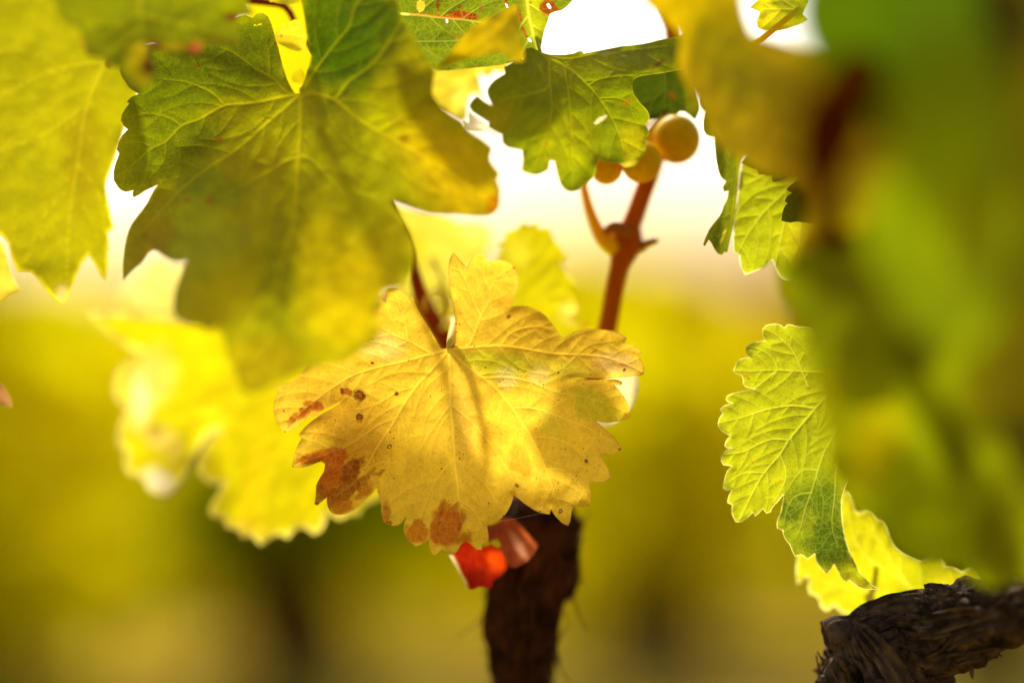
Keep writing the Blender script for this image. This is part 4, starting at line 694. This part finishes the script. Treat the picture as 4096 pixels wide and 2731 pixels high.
leaf('rolled tan brown dry leaf beside the scarlet one, against the trunk', V('c', (650, 380), (720, 360), (790, 320), (860, 330), (920, 380), (980, 450), (1045, 520), (1020, 580), (960, 650), (880, 695), (830, 690), (800, 640), (760, 560), (700, 530), (670, 500)), [(*V('c', (660, 400))[0], .80), (*V('c', (1040, 520))[0], .806), (*V('c', (850, 690))[0], .80), (*V('c', (820, 330))[0], .806), (*V('c', (900, 500))[0], .80)],
    [(V('c', (790, 320), (840, 480), (860, 680)), (4, 2))], (140, 66, 30), [(*V('c', (900, 540))[0], 20, 80, -30, (214, 150, 110), .8, .7), (*V('c', (720, 440))[0], 40, 60, 0, (120, 48, 20), .8, .6), (*V('c', (980, 490))[0], 12, 70, -40, (220, 110, 50), .8, .6), (*V('c', (720, 520))[0], 22, 20, 0, (190, 180, 20), .9, .4)], mat=M_dry, step=12, sub=1, auto=False, seed=23)

# ------------------------------------------------------------------ right hand leaves in focus
rl_o = V(6, (900, 480), (760, 440), (682, 432), (668, 424), (642, 423), (622, 442), (600, 425), (560, 419), (515, 430), (498, 450), (497, 480), (513, 516), (470, 520), (420, 535), (399, 552), (406, 590), (426, 612), (370, 620), (345, 650), (331, 688), (352, 706), (376, 716), (388, 736), (385, 758), (398, 778), (425, 788),
    (456, 793), (400, 801), (330, 815), (298, 830), (288, 850), (302, 868), (328, 874), (280, 885), (256, 908), (272, 930), (250, 960), (242, 990), (258, 1022), (288, 1046), (317, 1058), (290, 1085), (281, 1115), (298, 1130), (328, 1128), (290, 1140), (268, 1165), (261, 1200), (275, 1225), (322, 1232), (295, 1260), (280, 1310),
    (273, 1355), (293, 1370), (322, 1370), (305, 1400), (298, 1438), (325, 1452), (322, 1500), (345, 1550), (380, 1548), (430, 1510), (443, 1495), (455, 1518), (480, 1500), (500, 1475), (520, 1500), (546, 1494), (556, 1468), (590, 1430), (618, 1394), (612, 1440), (598, 1500), (583, 1535)) + \
    V(8, (1380, 240), (1382, 258), (1403, 264), (1410, 295), (1430, 320), (1440, 345), (1452, 368), (1478, 362), (1502, 380), (1530, 358), (1542, 400), (1576, 438), (1592, 425), (1606, 398), (1638, 455), (1656, 472), (1664, 462), (1700, 488), (1740, 498), (1785, 495), (1765, 484), (1740, 466), (1700, 415), (1670, 350), (1650, 290), (1640, 220), (1640, 130), (1700, 0), (1800, -150), (1850, -400))
def v6(w0, w1, *p): return (V(6, *p), (w0, w1))
rl_v = [v6(7, 2, (1000, 700), (900, 790), (800, 905), (650, 1085), (600, 1165), (510, 1270), (440, 1390), (370, 1535)), v6(5, 1.5, (800, 905), (740, 895), (670, 888), (580, 898), (500, 915), (380, 955), (250, 985)), v6(4, 1.5, (650, 1085), (560, 1078), (470, 1110), (390, 1150), (290, 1165)),
    v6(5, 1.5, (980, 850), (890, 1080), (850, 1150), (815, 1255), (780, 1370), (740, 1480), (720, 1568), (690, 1640)), v6(4, 1.5, (900, 700), (730, 693), (585, 685), (440, 690), (345, 688)), v6(4, 1.5, (760, 780), (718, 680), (690, 610), (645, 545), (570, 480), (510, 450)), v6(3, 1.5, (510, 1270), (430, 1268), (370, 1280), (300, 1330)),
    v6(3, 1.5, (600, 1168), (632, 1250), (628, 1320), (560, 1440)), v6(3, 1.5, (815, 1255), (740, 1250), (690, 1290), (640, 1370)), v6(3, 1.5, (780, 1380), (690, 1400), (640, 1470), (620, 1568)), v6(4, 1.5, (950, 1100), (918, 1250), (910, 1400), (895, 1568), (930, 1700)), v6(3, 1.5, (585, 685), (560, 620), (480, 565), (410, 555)), v6(3, 1.5, (580, 690), (520, 740), (460, 785))]
leaf('crisp lime green toothed leaf whose lower lobe, shade painted in, ends in a curled brown tip', rl_o, [(*V(6, (500, 450))[0], .784), (*V(6, (245, 990))[0], .786), (*V(6, (350, 1540))[0], .788), (*V(8, (1460, 360))[0], .782), (*V(8, (1780, 495))[0], .780), (*V(6, (900, 600))[0], .775), (*V(6, (880, 1200))[0], .772), (*V(8, (1660, 200))[0], .786), (*V(6, (620, 1395))[0], .781), (*V(6, (600, 1000))[0], .779)],
    rl_v, (158, 160, 8), [(*V(6, (800, 1500))[0], 170, 200, 10, (54, 76, 4), .93, .5, .4), (*V(8, (1600, 330))[0], 100, 110, 40, (54, 76, 4), .93, .5, .4), (*V(8, (1420, 190))[0], 70, 34, 20, (62, 82, 0), .85, .4, .4), (*V(6, (760, 1560))[0], 40, 60, 0, (130, 132, 14), .5, .6, 1.4), (*V(8, (1450, 280))[0], 40, 60, -20, (128, 138, 8), .8, .6, .8), (*V(8, (1700, 470))[0], 60, 12, 30, (150, 124, 20), .8, .6),  # dark green blobs paint a cast shadow onto the lower lobe
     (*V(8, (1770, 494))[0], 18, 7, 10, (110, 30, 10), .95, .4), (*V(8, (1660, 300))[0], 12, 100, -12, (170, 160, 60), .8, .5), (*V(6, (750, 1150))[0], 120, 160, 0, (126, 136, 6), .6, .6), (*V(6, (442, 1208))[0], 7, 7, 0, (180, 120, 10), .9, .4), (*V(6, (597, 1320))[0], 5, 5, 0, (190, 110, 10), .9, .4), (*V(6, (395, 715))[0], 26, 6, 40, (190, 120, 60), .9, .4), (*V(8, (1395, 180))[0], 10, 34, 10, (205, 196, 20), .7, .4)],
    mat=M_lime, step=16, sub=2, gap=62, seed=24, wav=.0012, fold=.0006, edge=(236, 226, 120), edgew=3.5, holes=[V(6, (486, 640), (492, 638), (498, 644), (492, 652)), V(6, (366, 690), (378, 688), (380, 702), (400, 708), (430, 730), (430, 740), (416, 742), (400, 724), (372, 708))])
yb_o = V(8, (1500, 300), (1580, 180), (1634, 150), (1638, 125), (1656, 106), (1674, 114), (1684, 150), (1692, 184), (1702, 196), (1738, 180), (1762, 192), (1778, 216), (1806, 226), (1826, 270), (1846, 320), (1880, 350), (1950, 380), (2000, 352), (2026, 372), (2044, 402), (2080, 406), (2110, 424), (2150, 400), (2178, 440), (2180, 500), (2050, 560), (1990, 590),
    (1800, 610), (1640, 590), (1610, 560), (1576, 582), (1556, 568), (1546, 534), (1528, 520), (1510, 516), (1503, 490), (1508, 462), (1498, 446), (1478, 470), (1462, 476), (1457, 440), (1464, 360))
leaf('bright lemon yellow leaf lower right, standing behind the curled tip and over the bark', yb_o, [(*V(8, (1465, 400))[0], .815), (*V(8, (1660, 110))[0], .812), (*V(8, (2180, 450))[0], .80), (*V(8, (1800, 600))[0], .82), (*V(8, (1800, 350))[0], .81)], [(V(8, (2050, 620), (1900, 480), (1780, 300), (1740, 190)), (7, 2)), (V(8, (2050, 620), (2080, 520), (2130, 430)), (5, 2)), (V(8, (1900, 480), (1700, 330), (1660, 120)), (5, 2)), (V(8, (1950, 540), (1700, 500), (1470, 440)), (5, 2))],
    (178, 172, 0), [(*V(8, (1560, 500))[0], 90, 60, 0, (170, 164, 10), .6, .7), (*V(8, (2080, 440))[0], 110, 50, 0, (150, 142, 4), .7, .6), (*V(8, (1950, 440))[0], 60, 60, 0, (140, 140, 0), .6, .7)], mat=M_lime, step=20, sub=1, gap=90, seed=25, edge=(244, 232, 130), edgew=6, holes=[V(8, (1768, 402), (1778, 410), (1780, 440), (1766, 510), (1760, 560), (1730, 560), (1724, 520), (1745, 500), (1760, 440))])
# upper right cluster
ur_o = V(3, (320, 560), (318, 660), (352, 700), (338, 760), (340, 820), (352, 842), (382, 854), (408, 858), (411, 950), (425, 1050), (445, 1110), (476, 1138), (458, 1172), (462, 1202), (492, 1196), (482, 1250), (462, 1290), (448, 1335), (412, 1385), (376, 1432), (350, 1485), (333, 1536), (345, 1545), (368, 1505), (388, 1530), (408, 1568), (430, 1592), (452, 1600), (468, 1580), (486, 1582), (505, 1500),
    (528, 1400), (545, 1250), (560, 1120), (572, 1020), (600, 950), (620, 860), (640, 700), (620, 560), (500, 440), (380, 440))
leaf('narrow folded green leaf seen edge on right of the grapes, with a yellow flecked tip', ur_o, [(*V(3, (340, 700))[0], .786), (*V(3, (600, 600))[0], .79), (*V(3, (340, 1530))[0], .781), (*V(3, (470, 1580))[0], .786), (*V(3, (560, 1000))[0], .800), (*V(3, (420, 1000))[0], .785)], [(V(3, (560, 520), (540, 700), (555, 900), (545, 1100), (520, 1300), (480, 1560)), (5, 2)), (V(3, (430, 560), (440, 720), (460, 850), (500, 1000)), (3, 1.5)), (V(3, (540, 740), (490, 900), (440, 1060)), (3, 1.5))],
    (112, 122, 10), [(*V(3, (420, 700))[0], 60, 120, 0, (138, 138, 14), .6, .6), (*V(3, (430, 1480))[0], 26, 60, 15, (82, 96, 16), .8, .5), (*V(3, (460, 1480))[0], 8, 44, 20, (200, 176, 40), .8, .5, 1.2), (*V(3, (400, 1400))[0], 5, 60, 35, (196, 160, 70), .9, .4, 1), (*V(3, (345, 1525))[0], 6, 12, 20, (150, 100, 40), .8, .4), (*V(3, (600, 700))[0], 40, 120, 0, (160, 144, 10), .7, .6)], mat=M_green, step=13, sub=2, gap=60, seed=26, edge=(196, 190, 90), edgew=3)
lb_o = V(3, (600, 850), (655, 915), (620, 960), (578, 1022), (562, 1120), (546, 1250), (532, 1350), (522, 1480), (522, 1568)) + V(6, (335, 14), (364, 28), (367, 60), (372, 90), (386, 125), (400, 143), (440, 130), (500, 105), (538, 78), (554, 60), (566, 80), (576, 110), (600, 150), (632, 172), (700, 160)) + V(3, (1050, 1600), (1080, 1200), (1000, 900), (800, 800), (680, 790))
leaf('glowing lime leaf right of the folded one, backlit with pale rim', lb_o, [(*V(3, (600, 900))[0], .802), (*V(3, (530, 1500))[0], .79), (*V(6, (400, 140))[0], .79), (*V(6, (620, 170))[0], .79), (*V(3, (1050, 1200))[0], .80)], [(V(3, (1000, 1000), (850, 1200), (700, 1350), (560, 1568), (530, 1700)), (4, 2)), (V(3, (1000, 1000), (800, 1060), (620, 1150)), (4, 2)), (V(3, (1000, 1100), (860, 1350), (820, 1500), (780, 1700)), (4, 2))],
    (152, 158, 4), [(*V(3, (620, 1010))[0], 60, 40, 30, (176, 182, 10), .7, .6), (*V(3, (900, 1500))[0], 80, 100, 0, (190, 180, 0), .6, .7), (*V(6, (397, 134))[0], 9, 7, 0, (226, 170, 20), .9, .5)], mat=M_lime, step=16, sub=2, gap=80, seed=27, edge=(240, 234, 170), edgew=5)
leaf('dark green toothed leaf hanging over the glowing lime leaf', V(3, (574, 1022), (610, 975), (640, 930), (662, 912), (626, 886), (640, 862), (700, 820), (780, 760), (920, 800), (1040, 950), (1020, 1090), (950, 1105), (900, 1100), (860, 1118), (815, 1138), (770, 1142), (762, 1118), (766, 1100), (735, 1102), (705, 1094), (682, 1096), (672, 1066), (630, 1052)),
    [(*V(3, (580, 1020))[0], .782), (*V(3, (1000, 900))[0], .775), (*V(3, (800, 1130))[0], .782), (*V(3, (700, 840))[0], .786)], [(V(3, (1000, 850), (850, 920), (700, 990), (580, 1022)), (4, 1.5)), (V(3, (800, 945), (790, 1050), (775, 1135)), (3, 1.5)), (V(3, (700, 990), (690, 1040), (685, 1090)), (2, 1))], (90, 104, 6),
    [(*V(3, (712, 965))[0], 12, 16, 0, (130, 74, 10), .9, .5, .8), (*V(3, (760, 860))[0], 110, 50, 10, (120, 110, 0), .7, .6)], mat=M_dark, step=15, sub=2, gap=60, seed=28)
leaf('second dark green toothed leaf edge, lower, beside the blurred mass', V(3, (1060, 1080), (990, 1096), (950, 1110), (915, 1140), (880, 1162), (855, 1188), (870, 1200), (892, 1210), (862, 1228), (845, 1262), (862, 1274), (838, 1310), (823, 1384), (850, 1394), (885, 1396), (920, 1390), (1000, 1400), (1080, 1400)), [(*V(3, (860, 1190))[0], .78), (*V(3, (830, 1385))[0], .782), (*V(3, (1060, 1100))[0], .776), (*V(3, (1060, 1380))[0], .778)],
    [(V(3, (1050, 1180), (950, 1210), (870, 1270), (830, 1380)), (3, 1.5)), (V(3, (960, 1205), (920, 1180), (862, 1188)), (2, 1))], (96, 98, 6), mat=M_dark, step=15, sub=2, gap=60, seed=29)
leaf('yellow green leaf with a thick pale stalk in the gap at the top right', V(3, (705, -60), (690, -15), (655, 20), (623, 50), (660, 64), (690, 80), (678, 105), (668, 132), (674, 175), (700, 186), (726, 197), (760, 200), (830, 190), (905, 166), (960, 145), (992, 125), (975, 105), (960, 90), (1000, 0), (960, -80)),
    [(*V(3, (630, 50))[0], .79), (*V(3, (720, 195))[0], .79), (*V(3, (990, 125))[0], .79), (*V(3, (900, -60))[0], .79)], [(V(3, (930, 60), (820, 60), (700, 60)), (4, 1.5)), (V(3, (930, 60), (800, -20), (740, -60)), (4, 1.5))], (176, 168, 4), [(*V(3, (860, 30))[0], 90, 44, 30, (112, 112, 0), .8, .4), (*V(3, (900, 150))[0], 50, 16, -20, (216, 204, 20), .6, .6)], mat=M_lime, step=14, sub=2, gap=70, seed=30,
    petiole=W(3, (930, 60, .787, 34), (880, 100, .783, 38), (820, 150, .782, 38), (750, 205, .782, 40), (680, 262, .79, 40), (560, 330, .81, 40), (420, 420, .83, 40), (240, 430, .835, 38)), petmat=M_shoot)

# ------------------------------------------------------------------ blurred leaves nearest the lens
leaf('golden olive leaf blurred near the lens, slanting down from the top right of centre', V('F', (1430, -110), (1478, 0), (1520, 40), (1560, 85), (1556, 150), (1584, 210), (1612, 250), (1640, 320), (1700, 370), (1760, 405), (1835, 432), (1850, 500), (1828, 560), (1815, 640), (1836, 740), (1870, 800), (2000, 860), (2150, 640), (2170, 380), (2100, 240), (1960, 150), (1800, 100), (1726, 80), (1706, 30), (1700, -110)),
    FD((1450, -50, .715), (1560, 100, .715), (1700, 0, .70), (1640, 320, .70), (1850, 430, .67), (2000, 500, .65), (1840, 740, .67)), [(V('F', (1600, -60), (1700, 220), (1850, 520), (1950, 760)), (9, 3))], (190, 158, 0), [(2920, 250, 160, 300, -20, (132, 122, 0), .75, .7), (3150, 350, 130, 130, 0, (116, 108, 0), .6, .7), (3200, 760, 130, 80, 30, (170, 120, 0), .6, .7), (3250, 1000, 90, 90, 0, (130, 76, 0), .7, .7)], mat=M_fore, step=34, sub=1, gap=150, seed=31)
leaf('deep green leaf blurred near the lens at the top right', V('F', (1840, -110), (1830, 40), (1850, 110), (1890, 180), (1960, 240), (2040, 330), (2150, 330), (2240, 220), (2330, 80), (2360, -110)), FD((1840, 0, .585), (1900, 200, .59), (2200, 150, .57), (2200, -90, .57)), [], (78, 102, 0), mat=M_fore, step=40, sub=1, auto=False, seed=32)
leaf('bright green leaf blurred near the lens, hanging down the right side', V('F', (2070, 120), (2150, 60), (2280, 80), (2330, 250), (2340, 480), (2310, 700), (2220, 820), (2120, 780), (2040, 680), (1990, 560), (2010, 420), (2060, 330), (2020, 230)), FD((2050, 200, .56), (2300, 200, .55), (2200, 800, .55), (2000, 560, .57)), [], (160, 176, 0), [(3900, 900, 110, 260, 0, (150, 140, 0), .7, .7), (3560, 920, 60, 200, 0, (120, 146, 0), .7, .7)], mat=M_fore, step=40, sub=1, auto=False, seed=33)
leaf('wide olive leaf blurred near the lens, its toothed lower edge above the bark', V('F', (1788, 620), (1800, 700), (1838, 750), (1862, 850), (1880, 930), (1898, 1000), (1900, 1070), (1940, 1130), (1985, 1170), (2030, 1200), (2060, 1260), (2120, 1290), (2150, 1310), (2190, 1290), (2230, 1330), (2290, 1350), (2352, 1330), (2480, 1340), (2500, 800), (2400, 640), (2200, 560), (2000, 520), (1860, 560)),
    FD((1800, 650, .655), (1900, 1000, .655), (2100, 1290, .68), (2400, 1330, .68), (2450, 700, .60), (2100, 700, .62)), [(V('F', (2200, 600), (2100, 850), (2050, 1220)), (9, 3)), (V('F', (2200, 600), (2280, 950), (2300, 1320)), (9, 3))], (138, 146, 0), [(3330, 1180, 120, 100, 30, (110, 112, 0), .8, .7), (3660, 1420, 110, 130, -30, (84, 82, 0), .85, .7), (3820, 1780, 90, 280, 0, (80, 80, 0), .8, .7),
    (3480, 1780, 130, 230, 20, (184, 168, 0), .8, .7), (3300, 1600, 90, 200, 20, (180, 176, 0), .6, .7), (3950, 1500, 150, 300, 0, (80, 66, 0), .8, .7), (4000, 2150, 180, 260, 0, (88, 82, 0), .8, .7), (3560, 1130, 150, 60, 10, (120, 124, 0), .6, .7)], mat=M_fore, step=40, sub=1, gap=150, seed=34)  # darkest blobs towards the right edge paint in shade
leaf('brown olive leaf with shade painted in, blurred near the lens along the right edge', V('F', (2240, -110), (2260, 100), (2290, 300), (2270, 520), (2300, 760), (2280, 980), (2340, 1150), (2500, 1200), (2560, 600), (2520, -110)), FD((2250, 0, .56), (2300, 1000, .56), (2540, 500, .55)), [], (96, 84, 0), mat=M_fore, step=44, sub=1, auto=False, seed=35)  # dark base colour stands in for shade along this edge

# thread of silk
th = W('c', (745, 348, .779, .9), (900, 322, .781, .9), (1060, 288, .786, .9))
tag(tube('silk_thread', th, simple('silk', (0.8, 0.8, 0.75), 0.3, 0.6), loc=th[0][:3], ring=6, step=.002), 'thin silk thread strung from the lower edge of the spotted leaf across the gap', 'thread')

# ------------------------------------------------------------------ vineyard behind
def bg_leafmat(name, a, b_):
    m = bpy.data.materials.new(name); m.use_nodes = True; t = m.node_tree; t.nodes.clear(); L = t.links.new
    c = N(t, 'ShaderNodeAttribute', attribute_name='col').outputs['Color']
    df = N(t, 'ShaderNodeBsdfDiffuse'); tr = N(t, 'ShaderNodeBsdfTranslucent'); L(c, df.inputs['Color']); L(c, tr.inputs['Color'])
    mx = N(t, 'ShaderNodeMixShader'); mx.inputs[0].default_value = 0.75; L(df.outputs[0], mx.inputs[1]); L(tr.outputs[0], mx.inputs[2])
    o = N(t, 'ShaderNodeOutputMaterial'); L(mx.outputs[0], o.inputs[0]); return m
M_bg = bg_leafmat('far_leaf', 0, 0)
v, f, c_ = ground_cover(60000, 8)
tag(mesh('grass', v, f, M_bg, attrs={'col': c_}), kind='stuff')
SHAPE = [(0, 0), (-.25, -.12), (-.5, .05), (-.42, .3), (-.55, .55), (-.28, .6), (-.2, .85), (0, 1.05), (.2, .85), (.28, .6), (.55, .55), (.42, .3), (.5, .05), (.25, -.12)]
def crown(seed, n, cols, h0, h1, rx, ry):
    rnd = random.Random(seed); vs, fs, cs = [], [], []
    for _ in range(n):
        u = rnd.random(); z = h0 + (h1 - h0) * u; w_ = math.sin(math.pi * min(1, .18 + .8 * u)) ** .6
        a = rnd.uniform(0, 2 * math.pi); r = math.sqrt(rnd.random()) * w_ * (1 + .25 * math.sin(3 * a + seed))
        c = Vector((rx * r * math.cos(a), ry * r * math.sin(a), z)); s = rnd.uniform(.08, .125)
        q = Vector((rnd.gauss(0, .6), rnd.gauss(0, .6) - .5, rnd.gauss(.3, .4))).to_track_quat('Z', 'Y'); sp = rnd.uniform(0, 6.28); ca, sa = math.cos(sp), math.sin(sp); k = len(vs)
        col_ = np.array(lin(rnd.choice(cols))) * rnd.uniform(1.0, 1.5)
        for (x, y) in SHAPE:
            x2, y2 = (x * ca - (y - .4) * sa) * s, (x * sa + (y - .4) * ca) * s
            vs.append(c + q @ Vector((x2, y2, -abs(x) * s * .35))); cs.append(col_)
        for j in range(1, len(SHAPE) - 1): fs.append((k, k + j, k + j + 1))
    return np.array([tuple(v) for v in vs]), fs, np.array(cs)
def far_vine(seed, cols, n, label, group, h=(.2, .87)):
    root = empty('grape_vine', (0, 0, 0), label, 'vine', group)
    rnd = random.Random(seed); H = max(h[0], .3) + .04
    v, f = join([tube_geo([(0, 0, -.05, .13), (.01, 0, .06, .12), (rnd.uniform(-.03, .03), 0, .2, .11), (0, 0, H - .06, .07), (0, 0, H, .04)], ring=12, step=.03, disp=wav_disp(.2, .1, 1, seed))] +
        [tube_geo([(0, 0, H - .02, .03), (dx * .5, dy * .5, H + .06, .02), (dx, dy, h[1] - .12, .006)], ring=8, step=.05) for dx, dy in ((.22, .05), (-.2, -.06), (.05, .16), (-.08, -.12))])
    mesh('trunk', v, f, M_bark2, root)
    v, f, c = crown(seed, n, cols, h[0], h[1], .40, .34)
    mesh('crown', v, f, M_bg, root, attrs={'col': c})
    return root
GOLD = [(218, 206, 6), (208, 200, 4), (226, 210, 14), (190, 180, 2)]; OLIV = [(160, 164, 0), (136, 146, 0), (186, 176, 0), (116, 128, 0)]; MIX = GOLD + OLIV; BRN = [(190, 140, 0), (160, 120, 10), (200, 170, 0), (150, 140, 0)]
near = [  # x, y, seed, colours, leaves, label, heights
    (-0.45, 5.0, 1, OLIV, 240, 'blurred olive vine bush with dark trunk, standing left of the near shaggy trunk', (.18, .70)),
    (0.30, 5.2, 2, GOLD, 220, 'blurred vine bush with dark trunk, right of the near shaggy trunk', (.20, .64)),
    (-1.02, 4.6, 3, GOLD, 300, 'blurred golden vine bush in the lower left corner', (.08, .74)),
    (0.98, 5.0, 4, OLIV, 240, 'blurred olive vine bush hidden behind the gnarled bark in the right corner', (.18, .72)),
    (-1.70, 5.3, 5, MIX, 200, 'blurred vine bush at the far left of the nearest row', (.25,.72))]
for (x, y, s_, cl, n, lab, h) in near:
    o = far_vine(s_, cl, n, lab, None, h); o.location = (x, y, 0)
protos = [far_vine(20 + i, c, 230, 'out of focus yellow and olive vine bush in the rows beyond the nearest row', 'vines in the rows behind') for i, c in enumerate((GOLD, MIX, BRN, GOLD))]
used = [False] * 4; rnd = random.Random(4)
for row, Y in enumerate((6.9, 8.7, 10.6, 12.6, 15.0, 18.0, 22.0, 27.0)):
    half = 0.23 * Y + 1.0; x = -half + rnd.uniform(0, .5)
    while x < half:
        k = rnd.randrange(4); src = protos[k]
        if not used[k]: o = src; used[k] = True
        else:
            o = src.copy(); COL.objects.link(o)
            for ch in src.children: c = ch.copy(); COL.objects.link(c); c.parent = o
        o.location = (x, Y + rnd.uniform(-.15, .15), 0); o.rotation_euler = (0, 0, rnd.uniform(-.3, .3)); sc_ = rnd.uniform(.92, 1.08); o.scale = (sc_, sc_, sc_)
        x += rnd.uniform(.78, .98) * (1 if Y < 12 else 1.15)
